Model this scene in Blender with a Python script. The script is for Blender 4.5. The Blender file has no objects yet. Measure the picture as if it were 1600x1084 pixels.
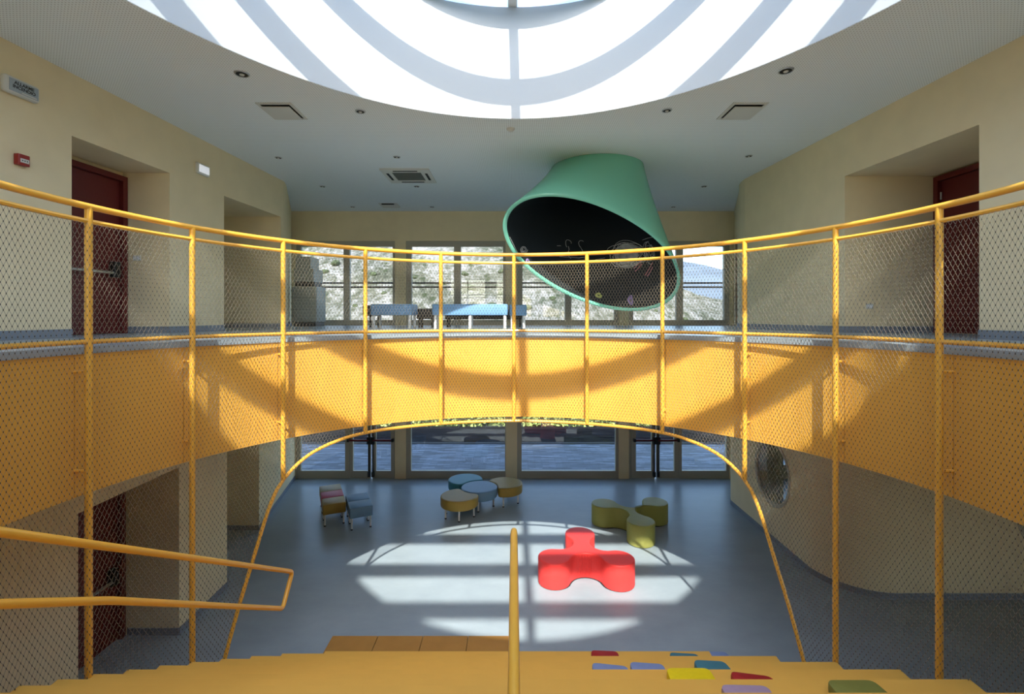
import bpy, bmesh, math, random
import numpy as np
from mathutils import Vector, Matrix
from mathutils.geometry import tessellate_polygon

random.seed(7)
scene = bpy.context.scene
COL = scene.collection
EYE = 4.42            # eye height above the lower floor
F = 755.6             # focal length in pixels of the 1600 px frame

# ---------------------------------------------------------------- camera
cam_d = bpy.data.cameras.new('camera')
cam = bpy.data.objects.new('camera', cam_d)
COL.objects.link(cam)
cam.location = (0, 0, EYE)
cam.rotation_euler = (math.pi / 2, 0, 0)
cam_d.sensor_width = 36.0
cam_d.lens = 36.0 * F / 1600.0
cam_d.shift_x = -3.0 / 1600.0
cam_d.shift_y = -48.0 / 1600.0
cam_d.clip_start = 0.02
cam_d.clip_end = 6000
scene.camera = cam

# ---------------------------------------------------------------- world, sun, exposure
SUN_TAN = 0.88
world = bpy.data.worlds.new('sky_world')
scene.world = world
world.use_nodes = True
wn = world.node_tree.nodes
wl = world.node_tree.links
wn.clear()
w_out = wn.new('ShaderNodeOutputWorld')
w_bg = wn.new('ShaderNodeBackground')
w_sky = wn.new('ShaderNodeTexSky')
w_sky.sky_type = 'NISHITA'
w_sky.sun_disc = False
w_sky.sun_elevation = math.atan(SUN_TAN)
w_sky.sun_rotation = math.pi
w_sky.air_density = 1.0
w_sky.dust_density = 1.6
w_sky.ozone_density = 1.0
w_bg.inputs['Strength'].default_value = 0.48
wl.new(w_sky.outputs[0], w_bg.inputs['Color'])
wl.new(w_bg.outputs[0], w_out.inputs['Surface'])

sun_d = bpy.data.lights.new('sun', 'SUN')
sun_d.energy = 6.0
sun_d.angle = math.radians(0.6)
sun_d.color = (1.0, 0.95, 0.87)
sun = bpy.data.objects.new('sun', sun_d)
COL.objects.link(sun)
sun.rotation_euler = Vector((0.0285, 1.0 / SUN_TAN, -1.0)).to_track_quat('-Z', 'Y').to_euler()
sun.location = (0, -12, 20)

scene.view_settings.view_transform = 'Standard'
scene.view_settings.look = 'None'
scene.view_settings.exposure = 0.8
scene.view_settings.gamma = 1.0
scene.view_settings.use_curve_mapping = False
scene.cycles.max_bounces = 12
scene.cycles.diffuse_bounces = 8
scene.cycles.glossy_bounces = 4
scene.cycles.transmission_bounces = 6
scene.cycles.transparent_max_bounces = 12
scene.cycles.sample_clamp_indirect = 6.0


# ================================================================ helpers
def H(h):
    return EYE + h


def lin(c):
    return tuple(((v / 255.0) / 12.92 if v <= 10 else (((v / 255.0) + 0.055) / 1.055) ** 2.4) for v in c)


def mat(name, col, rough=0.6, metal=0.0, spec=0.5, noise=0.0, nscale=20.0, bump=0.0, bscale=60.0, coat=0.0, sheen=0.0):
    m = bpy.data.materials.new(name)
    m.use_nodes = True
    nt = m.node_tree
    b = nt.nodes['Principled BSDF']
    b.inputs['Base Color'].default_value = (*col, 1)
    b.inputs['Roughness'].default_value = rough
    b.inputs['Metallic'].default_value = metal
    b.inputs['Specular IOR Level'].default_value = spec
    if coat:
        b.inputs['Coat Weight'].default_value = coat
        b.inputs['Coat Roughness'].default_value = 0.12
    tc = nt.nodes.new('ShaderNodeTexCoord')
    if noise:
        n = nt.nodes.new('ShaderNodeTexNoise')
        n.inputs['Scale'].default_value = nscale
        n.inputs['Detail'].default_value = 5
        nt.links.new(tc.outputs['Object'], n.inputs['Vector'])
        r = nt.nodes.new('ShaderNodeMapRange')
        r.inputs['From Min'].default_value = 0.3
        r.inputs['From Max'].default_value = 0.7
        r.inputs['To Min'].default_value = 1 - noise
        r.inputs['To Max'].default_value = 1 + noise
        nt.links.new(n.outputs['Fac'], r.inputs['Value'])
        mx = nt.nodes.new('ShaderNodeVectorMath')
        mx.operation = 'SCALE'
        mx.inputs[0].default_value = col
        nt.links.new(r.outputs[0], mx.inputs['Scale'])
        nt.links.new(mx.outputs[0], b.inputs['Base Color'])
    if bump:
        n2 = nt.nodes.new('ShaderNodeTexNoise')
        n2.inputs['Scale'].default_value = bscale
        n2.inputs['Detail'].default_value = 4
        nt.links.new(tc.outputs['Object'], n2.inputs['Vector'])
        bp = nt.nodes.new('ShaderNodeBump')
        bp.inputs['Strength'].default_value = bump
        bp.inputs['Distance'].default_value = 0.01
        nt.links.new(n2.outputs['Fac'], bp.inputs['Height'])
        nt.links.new(bp.outputs[0], b.inputs['Normal'])
    return m


def glass_mat(name, tint=(0.93, 0.96, 0.96), rough=0.0, f0=0.03):
    """thin clear pane: lets light straight through, reflects by fresnel"""
    m = bpy.data.materials.new(name)
    m.use_nodes = True
    nt = m.node_tree
    nt.nodes.clear()
    out = nt.nodes.new('ShaderNodeOutputMaterial')
    mix = nt.nodes.new('ShaderNodeMixShader')
    tr = nt.nodes.new('ShaderNodeBsdfTransparent')
    gl = nt.nodes.new('ShaderNodeBsdfGlossy')
    lw = nt.nodes.new('ShaderNodeLayerWeight')
    lw.inputs['Blend'].default_value = 0.5
    pw = nt.nodes.new('ShaderNodeMath')
    pw.operation = 'POWER'
    pw.inputs[1].default_value = 5.0
    fr = nt.nodes.new('ShaderNodeMath')
    fr.operation = 'MULTIPLY_ADD'
    fr.inputs[1].default_value = 0.96
    fr.inputs[2].default_value = f0
    nt.links.new(lw.outputs['Facing'], pw.inputs[0])
    nt.links.new(pw.outputs[0], fr.inputs[0])
    tr.inputs['Color'].default_value = (*tint, 1)
    gl.inputs['Roughness'].default_value = rough
    nt.links.new(fr.outputs[0], mix.inputs['Fac'])
    nt.links.new(tr.outputs[0], mix.inputs[1])
    nt.links.new(gl.outputs[0], mix.inputs[2])
    nt.links.new(mix.outputs[0], out.inputs['Surface'])
    return m


class MB:
    """collects shapes in world coordinates and links them as ONE mesh object"""

    def __init__(self):
        self.v = []
        self.f = []

    def add(self, vs, fs):
        n = len(self.v)
        self.v += [tuple(p) for p in vs]
        self.f += [tuple(i + n for i in f) for f in fs]
        return self

    def box(self, x0, x1, y0, y1, z0, z1, M=None):
        vs = [Vector((x, y, z)) for z in (z0, z1) for x, y in ((x0, y0), (x1, y0), (x1, y1), (x0, y1))]
        if M is not None:
            vs = [M @ p for p in vs]
        return self.add(vs, [(3, 2, 1, 0), (4, 5, 6, 7), (0, 1, 5, 4), (1, 2, 6, 5), (2, 3, 7, 6), (3, 0, 4, 7)])

    def rbox(self, x0, x1, y0, y1, z0, z1, r=0.02, M=None, seg=3):
        """box with rounded vertical corners and softened top and bottom edges"""
        def ring(inset):
            pts = []
            rr = max(r - inset, 0.001)
            for cx, cy, a0 in ((x1 - r, y1 - r, 0), (x0 + r, y1 - r, 90), (x0 + r, y0 + r, 180), (x1 - r, y0 + r, 270)):
                for k in range(seg + 1):
                    a = math.radians(a0 + 90 * k / seg)
                    pts.append((cx + rr * math.cos(a), cy + rr * math.sin(a)))
            return pts
        levels = []
        for k in range(3):
            a = math.pi / 2 * k / 2
            levels.append((z0 + r * (1 - math.sin(a)), r * (1 - math.cos(a))))
        lv = [(z0 + r * (1 - math.sin(math.pi / 2 * k / 2)), r * (1 - math.cos(math.pi / 2 * (1 - k / 2.0)))) for k in range(3)]
        lo = [(z0, r * 0.7), (z0 + r * 0.3, r * 0.2), (z0 + r, 0)]
        hi = [(z1 - r, 0), (z1 - r * 0.3, r * 0.2), (z1, r * 0.7)]
        vs, fs = [], []
        n = 4 * (seg + 1)
        rows = lo + hi
        for z, ins in rows:
            for p in ring(ins):
                q = Vector((p[0], p[1], z))
                vs.append(M @ q if M is not None else q)
        for k in range(len(rows) - 1):
            for i in range(n):
                j = (i + 1) % n
                fs.append((k * n + i, k * n + j, (k + 1) * n + j, (k + 1) * n + i))
        fs.append(tuple(reversed(range(n))))
        fs.append(tuple(range((len(rows) - 1) * n, len(rows) * n)))
        return self.add(vs, fs)

    def prism(self, poly, z0, z1, holes=(), rnd=0.0):
        """plan polygon (CCW) extruded in z, with optional holes"""
        loops = [list(poly)] + [list(h) for h in holes]
        flat = [p for l in loops for p in l]
        n = len(flat)
        tris = tessellate_polygon([[Vector((p[0], p[1], 0)) for p in l] for l in loops])
        vs = [(p[0], p[1], z0) for p in flat] + [(p[0], p[1], z1) for p in flat]
        fs = []
        for t in tris:
            a, b, c = (Vector((*flat[i], 0)) for i in t)
            if (b - a).cross(c - a).z < 0:
                t = (t[0], t[2], t[1])
            fs.append((t[0] + n, t[1] + n, t[2] + n))
            fs.append((t[2], t[1], t[0]))
        o = 0
        for li, l in enumerate(loops):
            m = len(l)
            area = sum(l[i][0] * l[(i + 1) % m][1] - l[(i + 1) % m][0] * l[i][1] for i in range(m))
            for i in range(m):
                a, b = o + i, o + (i + 1) % m
                f = (a, b, b + n, a + n)
                if (area > 0) != (li == 0):
                    f = f[::-1]
                fs.append(f)
            o += m
        return self.add(vs, fs)

    def tube(self, pts, r, seg=8, closed=False, cap=True):
        pts = [Vector(p) for p in pts]
        n = len(pts)
        vs, fs = [], []
        up = None
        for i, p in enumerate(pts):
            if closed:
                t = (pts[(i + 1) % n] - pts[i - 1]).normalized()
            else:
                t = (pts[min(i + 1, n - 1)] - pts[max(i - 1, 0)]).normalized()
            if up is None:
                up = Vector((0, 0, 1)) if abs(t.z) < 0.9 else Vector((0, 1, 0))
            side = t.cross(up).normalized()
            up = side.cross(t).normalized()
            rr = r[i] if isinstance(r, (list, tuple)) else r
            for k in range(seg):
                a = 2 * math.pi * k / seg
                vs.append(p + rr * (math.cos(a) * side + math.sin(a) * up))
        m = n if closed else n - 1
        for i in range(m):
            j = (i + 1) % n
            for k in range(seg):
                l = (k + 1) % seg
                fs.append((i * seg + k, i * seg + l, j * seg + l, j * seg + k))
        if cap and not closed:
            fs.append(tuple(range(seg))[::-1])
            fs.append(tuple(range((n - 1) * seg, n * seg)))
        return self.add(vs, [f[::-1] for f in fs])

    def lathe(self, prof, c, seg=24, M=None):
        vs, fs = [], []
        n = len(prof)
        for r, z in prof:
            for k in range(seg):
                a = 2 * math.pi * k / seg
                q = Vector((r * math.cos(a), r * math.sin(a), z))
                if M is not None:
                    q = M @ q
                vs.append(q + Vector(c))
        for i in range(n - 1):
            for k in range(seg):
                l = (k + 1) % seg
                fs.append((i * seg + k, i * seg + l, (i + 1) * seg + l, (i + 1) * seg + k))
        fs.append(tuple(range(seg))[::-1])
        fs.append(tuple(range((n - 1) * seg, n * seg)))
        return self.add(vs, fs)

    def build(self, name, material, parent=None, smooth=False, kind=None, label=None, fix=True):
        me = bpy.data.meshes.new(name)
        off = parent.matrix_world.translation.copy() if parent is not None else Vector((0, 0, 0))
        if parent is not None:
            off = wloc(parent)
        me.from_pydata([tuple(Vector(p) - off) for p in self.v], [], self.f)
        me.validate(clean_customdata=False)
        if fix:
            bm = bmesh.new()
            bm.from_mesh(me)
            bmesh.ops.recalc_face_normals(bm, faces=bm.faces)
            bm.to_mesh(me)
            bm.free()
        if smooth:
            me.polygons.foreach_set('use_smooth', [True] * len(me.polygons))
            me.set_sharp_from_angle(angle=math.radians(40))
        me.materials.append(material)
        o = bpy.data.objects.new(name, me)
        COL.objects.link(o)
        if parent is not None:
            o.parent = parent
        if kind:
            o['kind'] = kind
        if label:
            o['label'] = label
        return o


def wloc(o):
    p = Vector((0, 0, 0))
    while o is not None:
        p += o.location
        o = o.parent
    return p


def thing(name, label, cat, loc=(0, 0, 0), group=None):
    o = bpy.data.objects.new(name, None)
    o.empty_display_size = 0.1
    COL.objects.link(o)
    o.location = loc
    o['label'] = label
    o['category'] = cat
    if group:
        o['group'] = group
    return o


def struct(name, label=None, cat=None, loc=(0, 0, 0)):
    o = bpy.data.objects.new(name, None)
    o.empty_display_size = 0.1
    COL.objects.link(o)
    o.location = loc
    o['kind'] = 'structure'
    if label:
        o['label'] = label
    if cat:
        o['category'] = cat
    return o


def tag(o, label, cat=None, group=None, kind=None):
    o['label'] = label
    if cat:
        o['category'] = cat
    if group:
        o['group'] = group
    if kind:
        o['kind'] = kind
    return o


def copy_tree(o, parent=None):
    c = o.copy()
    COL.objects.link(c)
    if parent is not None:
        c.parent = parent
    for ch in [x for x in bpy.data.objects if x.parent == o]:
        copy_tree(ch, c)
    return c


def circ(cx, cy, r, n=96, a0=0.0):
    return [(cx + r * math.cos(a0 + 2 * math.pi * k / n), cy + r * math.sin(a0 + 2 * math.pi * k / n)) for k in range(n)]


def ell(cx, cy, a, b, n=128):
    return [(cx + a * math.cos(2 * math.pi * k / n), cy + b * math.sin(2 * math.pi * k / n)) for k in range(n)]


def RZ(deg, loc=(0, 0, 0)):
    return Matrix.Translation(loc) @ Matrix.Rotation(math.radians(deg), 4, 'Z')


# ================================================================ materials
M_WALL = mat('painted_wall_beige', (0.78, 0.665, 0.43), 0.85, spec=0.2, noise=0.03, nscale=3, bump=0.04, bscale=220)
M_FLOOR = None
M_BASE = mat('skirting_grey_blue', (0.19, 0.22, 0.26), 0.45)
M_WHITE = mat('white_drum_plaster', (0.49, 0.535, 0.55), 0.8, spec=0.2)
M_SLABUNDER = mat('white_plaster', (0.8, 0.78, 0.72), 0.85, spec=0.2)
M_YEL = mat('yellow_painted_panel', (0.70, 0.37, 0.052), 0.5, spec=0.35, noise=0.02, nscale=2)
M_YELSTEP = mat('yellow_step_lining', (0.72, 0.41, 0.075), 0.5, spec=0.3, noise=0.03, nscale=4)
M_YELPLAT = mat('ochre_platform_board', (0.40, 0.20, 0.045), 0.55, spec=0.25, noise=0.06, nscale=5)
M_RAIL = mat('yellow_powder_coat', (0.78, 0.41, 0.045), 0.32, spec=0.5, coat=0.15)
M_CABLE = mat('steel_cable', (0.27, 0.235, 0.17), 0.5, metal=0.0)
M_FERR = mat('dark_cable_ferrule', (0.06, 0.045, 0.025), 0.5, metal=0.0)
M_FRAME = mat('window_frame_greige', (0.40, 0.375, 0.30), 0.5)
M_GLASS = glass_mat('clear_pane')
M_GLASS2 = glass_mat('double_glazing', (0.90, 0.93, 0.93), 0.0, 0.08)
M_SKYGLASS = glass_mat('skylight_pane', (0.97, 0.98, 0.98))
M_STEEL = mat('grey_steel', (0.5, 0.51, 0.52), 0.35, metal=0.7)
M_BEAM = mat('skylight_beam_grey', (0.55, 0.58, 0.58), 0.5)
M_MAROON = mat('maroon_door_paint', (0.135, 0.017, 0.017), 0.4, spec=0.4)
M_BLACK = mat('black_plastic', (0.012, 0.012, 0.013), 0.4)
M_REDBAR = mat('dark_red_bar', (0.12, 0.006, 0.008), 0.4)
M_CHROME = mat('brushed_bar', (0.55, 0.56, 0.56), 0.3, metal=0.9)
M_LEG = mat('white_metal_leg', (0.72, 0.73, 0.72), 0.35, spec=0.5)
M_FOOT = mat('dark_rubber_foot', (0.02, 0.02, 0.022), 0.7)
M_GREEN = mat('green_gloss_shell', (0.19, 0.56, 0.41), 0.25, spec=0.5, coat=0.3)
M_CHALKBOARD = mat('chalkboard_black', (0.013, 0.018, 0.021), 0.6, spec=0.15)
M_CHALK = mat('white_chalk', (0.42, 0.44, 0.44), 0.95, spec=0.05)
M_CHALKG = mat('grey_chalk', (0.27, 0.29, 0.29), 0.95, spec=0.05, noise=0.45, nscale=9)
M_CHALKP = mat('pink_chalk', (0.40, 0.14, 0.17), 0.95, spec=0.05)
M_CHALKY = mat('yellow_chalk', (0.35, 0.38, 0.12), 0.95, spec=0.05)
M_CHALKV = mat('violet_chalk', (0.24, 0.18, 0.36), 0.95, spec=0.05)
M_PLASTIC = mat('white_plastic', (0.62, 0.62, 0.57), 0.45)
M_DARKVENT = mat('dark_vent', (0.02, 0.022, 0.02), 0.8)
M_SIGN = mat('alarm_sign_grey', (0.34, 0.40, 0.44), 0.3)
M_RED = mat('call_point_red', (0.28, 0.02, 0.015), 0.4)
M_INK = mat('sign_ink', (0.03, 0.03, 0.03), 0.8)


def vinyl(name, col, rough=0.46):
    return mat(name, col, rough, spec=0.3, noise=0.03, nscale=30, bump=0.05, bscale=250)


V_MUST = vinyl('mustard_vinyl', (0.36, 0.24, 0.05))
V_BEIGE = vinyl('beige_vinyl', (0.42, 0.34, 0.18))
V_PINK = vinyl('raspberry_vinyl', (0.46, 0.045, 0.075))
V_LBLUE = vinyl('light_blue_vinyl', (0.16, 0.28, 0.42))
V_TEAL = vinyl('teal_vinyl', (0.045, 0.23, 0.30))
V_OLIVE = vinyl('olive_vinyl', (0.30, 0.30, 0.075))
V_RED = vinyl('bright_red_vinyl', (0.80, 0.05, 0.045))
V_BENCH = vinyl('bench_blue_vinyl', (0.15, 0.31, 0.52))
V_BENCHBLK = vinyl('bench_black_vinyl', (0.02, 0.022, 0.025))
V_CRED = vinyl('dark_red_pad', (0.36, 0.018, 0.02), 0.6)
V_CTEAL = vinyl('teal_pad', (0.055, 0.19, 0.24), 0.6)
V_CBLUE = vinyl('periwinkle_pad', (0.20, 0.27, 0.48), 0.6)
V_CYEL = vinyl('lemon_pad', (0.80, 0.62, 0.008), 0.6)
V_CLIL = vinyl('lilac_pad', (0.38, 0.28, 0.38), 0.6)
V_COLIVE = vinyl('green_olive_pad', (0.20, 0.21, 0.045), 0.6)


def floor_material():
    m = mat('grey_blue_linoleum', (0.36, 0.40, 0.44), 0.3, spec=0.14)
    nt = m.node_tree
    b = nt.nodes['Principled BSDF']
    tc = nt.nodes.new('ShaderNodeTexCoord')
    mp = nt.nodes.new('ShaderNodeMapping')
    mp.inputs['Scale'].default_value = (0.8, 1.2, 1)
    n = nt.nodes.new('ShaderNodeTexNoise')
    n.inputs['Scale'].default_value = 1.6
    n.inputs['Detail'].default_value = 9
    n.inputs['Roughness'].default_value = 0.65
    r = nt.nodes.new('ShaderNodeValToRGB')
    r.color_ramp.elements[0].position = 0.3
    r.color_ramp.elements[0].color = (0.26, 0.315, 0.35, 1)
    r.color_ramp.elements[1].position = 0.72
    r.color_ramp.elements[1].color = (0.315, 0.375, 0.41, 1)
    nt.links.new(tc.outputs['Object'], mp.inputs[0])
    nt.links.new(mp.outputs[0], n.inputs['Vector'])
    nt.links.new(n.outputs['Fac'], r.inputs[0])
    nt.links.new(r.outputs[0], b.inputs['Base Color'])
    r2 = nt.nodes.new('ShaderNodeMapRange')
    r2.inputs['To Min'].default_value = 0.24
    r2.inputs['To Max'].default_value = 0.36
    nt.links.new(n.outputs['Fac'], r2.inputs[0])
    nt.links.new(r2.outputs[0], b.inputs['Roughness'])
    return m


def ceiling_material():
    """white acoustic board with a regular grid of small perforations"""
    m = mat('perforated_ceiling', (0.56, 0.57, 0.54), 0.9, spec=0.15)
    nt = m.node_tree
    b = nt.nodes['Principled BSDF']
    tc = nt.nodes.new('ShaderNodeTexCoord')
    sc = nt.nodes.new('ShaderNodeVectorMath')
    sc.operation = 'SCALE'
    sc.inputs['Scale'].default_value = 1 / 0.032
    fr = nt.nodes.new('ShaderNodeVectorMath')
    fr.operation = 'FRACTION'
    sb = nt.nodes.new('ShaderNodeVectorMath')
    sb.operation = 'SUBTRACT'
    sb.inputs[1].default_value = (0.5, 0.5, 0.0)
    mul = nt.nodes.new('ShaderNodeVectorMath')
    mul.operation = 'MULTIPLY'
    mul.inputs[1].default_value = (1, 1, 0)
    ln = nt.nodes.new('ShaderNodeVectorMath')
    ln.operation = 'LENGTH'
    rp = nt.nodes.new('ShaderNodeMapRange')
    rp.inputs['From Min'].default_value = 0.17
    rp.inputs['From Max'].default_value = 0.24
    mix = nt.nodes.new('ShaderNodeMix')
    mix.data_type = 'RGBA'
    mix.inputs['A'].default_value = (0.50, 0.51, 0.50, 1)
    mix.inputs['B'].default_value = (0.82, 0.87, 0.87, 1)
    nt.links.new(tc.outputs['Object'], sc.inputs[0])
    nt.links.new(sc.outputs[0], fr.inputs[0])
    nt.links.new(fr.outputs[0], sb.inputs[0])
    nt.links.new(sb.outputs[0], mul.inputs[0])
    nt.links.new(mul.outputs[0], ln.inputs[0])
    nt.links.new(ln.outputs['Value'], rp.inputs['Value'])
    nt.links.new(rp.outputs[0], mix.inputs['Factor'])
    nt.links.new(mix.outputs['Result'], b.inputs['Base Color'])
    return m


M_FLOOR = floor_material()
M_CEIL = ceiling_material()

# ================================================================ plan of the hall
Z_G = 4.17                 # gallery floor
Z_C = H(2.855)             # gallery ceiling
Z_LC = H(-1.465)            # ceiling under the gallery
Y_B = 13.15                # inner face of the window wall
Y_N = -6.5                 # wall behind the camera
RC = (0.0, 3.5)            # centre of the round opening
R_RAIL = 3.45
R_NET = 3.415
R_FAS = 3.58


def XL(y):
    return -(5.605 - 0.0718 * y)


def XR(y):
    return 5.538 - 0.0729 * y


OUT = 7.6

# lower floor
MB().box(-OUT, 10.6, Y_N - 0.3, Y_B + 0.3, -0.2, 0.0).build('floor', M_FLOOR, kind='structure')

# gallery slab with the round opening
outer = [(-OUT, Y_N), (OUT, Y_N), (OUT, Y_B), (-OUT, Y_B)]
MB().prism(outer, Z_G - 0.06, Z_G, [circ(*RC, R_FAS - 0.012, 128)]).build('floor_gallery', M_FLOOR, kind='structure', smooth=False)
MB().prism([(-OUT, Y_N), (10.6, Y_N), (10.6, Y_B), (-OUT, Y_B)], Z_LC, Z_G - 0.06, [circ(*RC, R_FAS + 0.05, 128)]).build(
    'ceiling_lower', M_SLABUNDER, kind='structure')

# upper ceiling with the oval skylight opening
SKY_C = (0.0, 1.75)
SKY_A, SKY_B = 4.05, 5.25     # half width, half depth
sky_hole = ell(*SKY_C, SKY_A, SKY_B, 160)
MB().prism([(-OUT, Y_N), (OUT, Y_N), (OUT, Y_B + 0.3), (-OUT, Y_B + 0.3)], Z_C, Z_C + 0.32, [sky_hole]).build(
    'ceiling', M_CEIL, kind='structure')
# drum wall of the skylight
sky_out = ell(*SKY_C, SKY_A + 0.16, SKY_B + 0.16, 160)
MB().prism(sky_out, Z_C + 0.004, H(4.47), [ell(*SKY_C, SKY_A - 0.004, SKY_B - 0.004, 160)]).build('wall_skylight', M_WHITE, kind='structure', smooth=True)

skylight = struct('window_1', 'oval skylight glazed over parallel beams and one central rib', None, (0, SKY_C[1], H(4.47)))


def sky_half_x(y):
    t = (y - SKY_C[1]) / SKY_B
    return SKY_A * math.sqrt(max(0.0, 1 - t * t))


BEAM_H0, BEAM_H1 = 4.47, 4.74
for by in (6.70, 5.44, 4.12, 2.92, 1.80, 0.665, -0.66, -1.84, -2.99):
    hx = max(sky_half_x(by + 0.3), sky_half_x(by)) + 0.09
    MB().box(-hx, hx, by - 0.07, by + 0.07, H(BEAM_H0), H(BEAM_H1)).build('beam', M_BEAM, skylight)
MB().box(-0.085, 0.045, SKY_C[1] - SKY_B - 0.05, SKY_C[1] + SKY_B + 0.05, H(BEAM_H0) + 0.002, H(BEAM_H1) - 0.002).build('rib', M_BEAM, skylight)
MB().prism(ell(*SKY_C, SKY_A + 0.1, SKY_B + 0.1, 96), H(BEAM_H1) + 0.003, H(BEAM_H1) + 0.011).build('pane', M_SKYGLASS, skylight)
MB().prism(ell(*SKY_C, SKY_A + 0.11, SKY_B + 0.11, 96), H(4.472), H(BEAM_H1), [ell(*SKY_C, SKY_A + 0.1, SKY_B + 0.1, 96)]).build('skirt_pane', M_SKYGLASS, skylight)

# ---------------------------------------------------------------- left wall, upper storey
DO_T = H(2.12)                # head of the openings upstairs
a1, a2, b1, b2 = 5.683, 7.152, 8.35, 10.12
wl_ = MB()
wl_.prism([(-OUT, Y_N), (XL(Y_N), Y_N), (XL(a1), a1), (-OUT, a1)], Z_G, Z_C)
wl_.prism([(-OUT, a1), (XL(a1), a1), (XL(a2), a2), (-OUT, a2)], DO_T, Z_C)
wl_.prism([(-OUT, a1), (-(6.3 - 0.0718 * a1), a1), (-(6.3 - 0.0718 * a2), a2), (-OUT, a2)], Z_G, DO_T)
wl_.prism([(-OUT, a2), (XL(a2), a2), (XL(b1), b1), (-OUT, b1)], Z_G, Z_C)
wl_.prism([(-OUT, b1), (XL(b1), b1), (XL(b2), b2), (-OUT, b2)], DO_T - 0.04, Z_C)
wl_.prism([(-OUT, b1), (-6.75, b1), (-6.75, b2), (-OUT, b2)], Z_G, DO_T - 0.04)
wl_.prism([(-OUT, b2), (XL(b2), b2), (-4.872, 10.22), (-4.90, 10.36), (-4.955, 10.52), (-6.05, Y_B), (-OUT, Y_B)], Z_G, Z_C)
wl_.build('wall_left', M_WALL, kind='structure')

# right wall, upper storey
c1, c2 = 5.351, 7.315
d1, d2 = 11.62, 12.72


def XRF(y):          # flared end of the right wall
    return 4.84 + (y - 10.3) * (5.99 - 4.84) / (Y_B - 10.3)


wr_ = MB()
wr_.prism([(XR(Y_N), Y_N), (OUT, Y_N), (OUT, c1), (XR(c1), c1)], Z_G, Z_C)
wr_.prism([(XR(c1), c1), (OUT, c1), (OUT, c2), (XR(c2), c2)], DO_T, Z_C)
wr_.prism([(6.42, c1), (OUT, c1), (OUT, c2), (6.42, c2)], Z_G, DO_T)
wr_.prism([(XR(c2), c2), (OUT, c2), (OUT, d1), (XRF(d1), d1), (XRF(10.75), 10.75), (4.90, 10.52), (4.835, 10.3), (4.80, 10.05), (XR(9.75), 9.75)], Z_G, Z_C)
wr_.prism([(XRF(d1), d1), (OUT, d1), (OUT, d2), (XRF(d2), d2)], H(1.93), Z_C)
wr_.prism([(XRF(d1) + 0.16, d1), (OUT, d1), (OUT, d2), (XRF(d2) + 0.16, d2)], Z_G, H(1.93))
wr_.prism([(XRF(d2), d2), (OUT, d2), (OUT, Y_B), (XRF(Y_B), Y_B)], Z_G, Z_C)
wr_.build('wall_right', M_WALL, kind='structure')

# ---------------------------------------------------------------- left wall, lower storey
e1, e2, f1, f2 = 5.126, 6.71, 7.87, 10.0
LO_T = 2.33
ll_ = MB()
ll_.prism([(-OUT, Y_N), (-4.62, Y_N), (-4.62, e1), (-OUT, e1)], 0, Z_LC)
ll_.prism([(-OUT, e1), (-4.62, e1), (-4.645, e2), (-OUT, e2)], LO_T, Z_LC)
ll_.prism([(-OUT, e1), (-5.46, e1), (-5.46, e2), (-OUT, e2)], 0, LO_T)
ll_.prism([(-OUT, e2), (-4.645, e2), (-4.67, f1), (-OUT, f1)], 0, Z_LC)
ll_.prism([(-OUT, f1), (-4.67, f1), (-4.75, f2), (-OUT, f2)], LO_T, Z_LC)
ll_.prism([(-OUT, f1), (-6.6, f1), (-6.6, f2), (-OUT, f2)], 0, LO_T)
ll_.prism([(-OUT, f2), (-5.27, f2), (-5.95, Y_B), (-OUT, Y_B)], 0, Z_LC)
ll_.build('wall_lower_left', M_WALL, kind='structure')


# ---------------------------------------------------------------- lower right block with rounded corner and portholes
def pane_wall(mb, p0, p1, z0, z1, thick, hole=None, nseg=48):
    """straight wall panel from p0 to p1 (plan), thickness to the right of p0->p1, optional round hole (u, z, r)"""
    p0, p1 = Vector((*p0, 0)), Vector((*p1, 0))
    d = (p1 - p0)
    L = d.length
    d.normalize()
    n = Vector((d.y, -d.x, 0))
    loops = [[(0, z0), (L, z0), (L, z1), (0, z1)]]
    if hole:
        loops.append([(hole[0] + hole[2] * math.cos(2 * math.pi * k / nseg), hole[1] + hole[2] * math.sin(2 * math.pi * k / nseg)) for k in range(nseg)])
    flat = [p for l in loops for p in l]
    m = len(flat)
    tris = tessellate_polygon([[Vector((q[0], q[1], 0)) for q in l] for l in loops])
    vs = [p0 + d * u + Vector((0, 0, z)) for u, z in flat] + [p0 + d * u + n * thick + Vector((0, 0, z)) for u, z in flat]
    fs = [tuple(t) for t in tris] + [tuple(i + m for i in t) for t in tris]
    o = 0
    for l in loops:
        k = len(l)
        for i in range(k):
            fs.append((o + i, o + (i + 1) % k, o + (i + 1) % k + m, o + i + m))
        o += k
    mb.add(vs, fs)


PORT_R = 0.63
block = MB()
CX, CY, CR = 6.0, 8.45, 0.9
arc = [(CX + CR * math.cos(math.radians(180 + 90 * k / 20)), CY + CR * math.sin(math.radians(180 + 90 * k / 20))) for k in range(21)]
farc = [(5.5 + 0.4 * math.cos(math.radians(90 + 90 * k / 10)), 11.3 + 0.4 * math.sin(math.radians(90 + 90 * k / 10))) for k in range(11)]
T = 0.22
arc_in = [(CX + (CR - T) * math.cos(math.radians(180 + 90 * k / 20)), CY + (CR - T) * math.sin(math.radians(180 + 90 * k / 20))) for k in range(21)]
farc_in = [(5.5 + (0.4 - T) * math.cos(math.radians(90 + 90 * k / 10)), 11.3 + (0.4 - T) * math.sin(math.radians(90 + 90 * k / 10))) for k in range(11)]
pane_wall(block, (5.1, 8.45), (5.1, 11.3), 0, Z_LC, T, (1.12, 1.33, PORT_R))
block.prism(arc + arc_in[::-1], 0, Z_LC)
pane_wall(block, (10.5, 7.55), (6.0, 7.55), 0, Z_LC, T, (2.0, 1.33, PORT_R))
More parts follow.
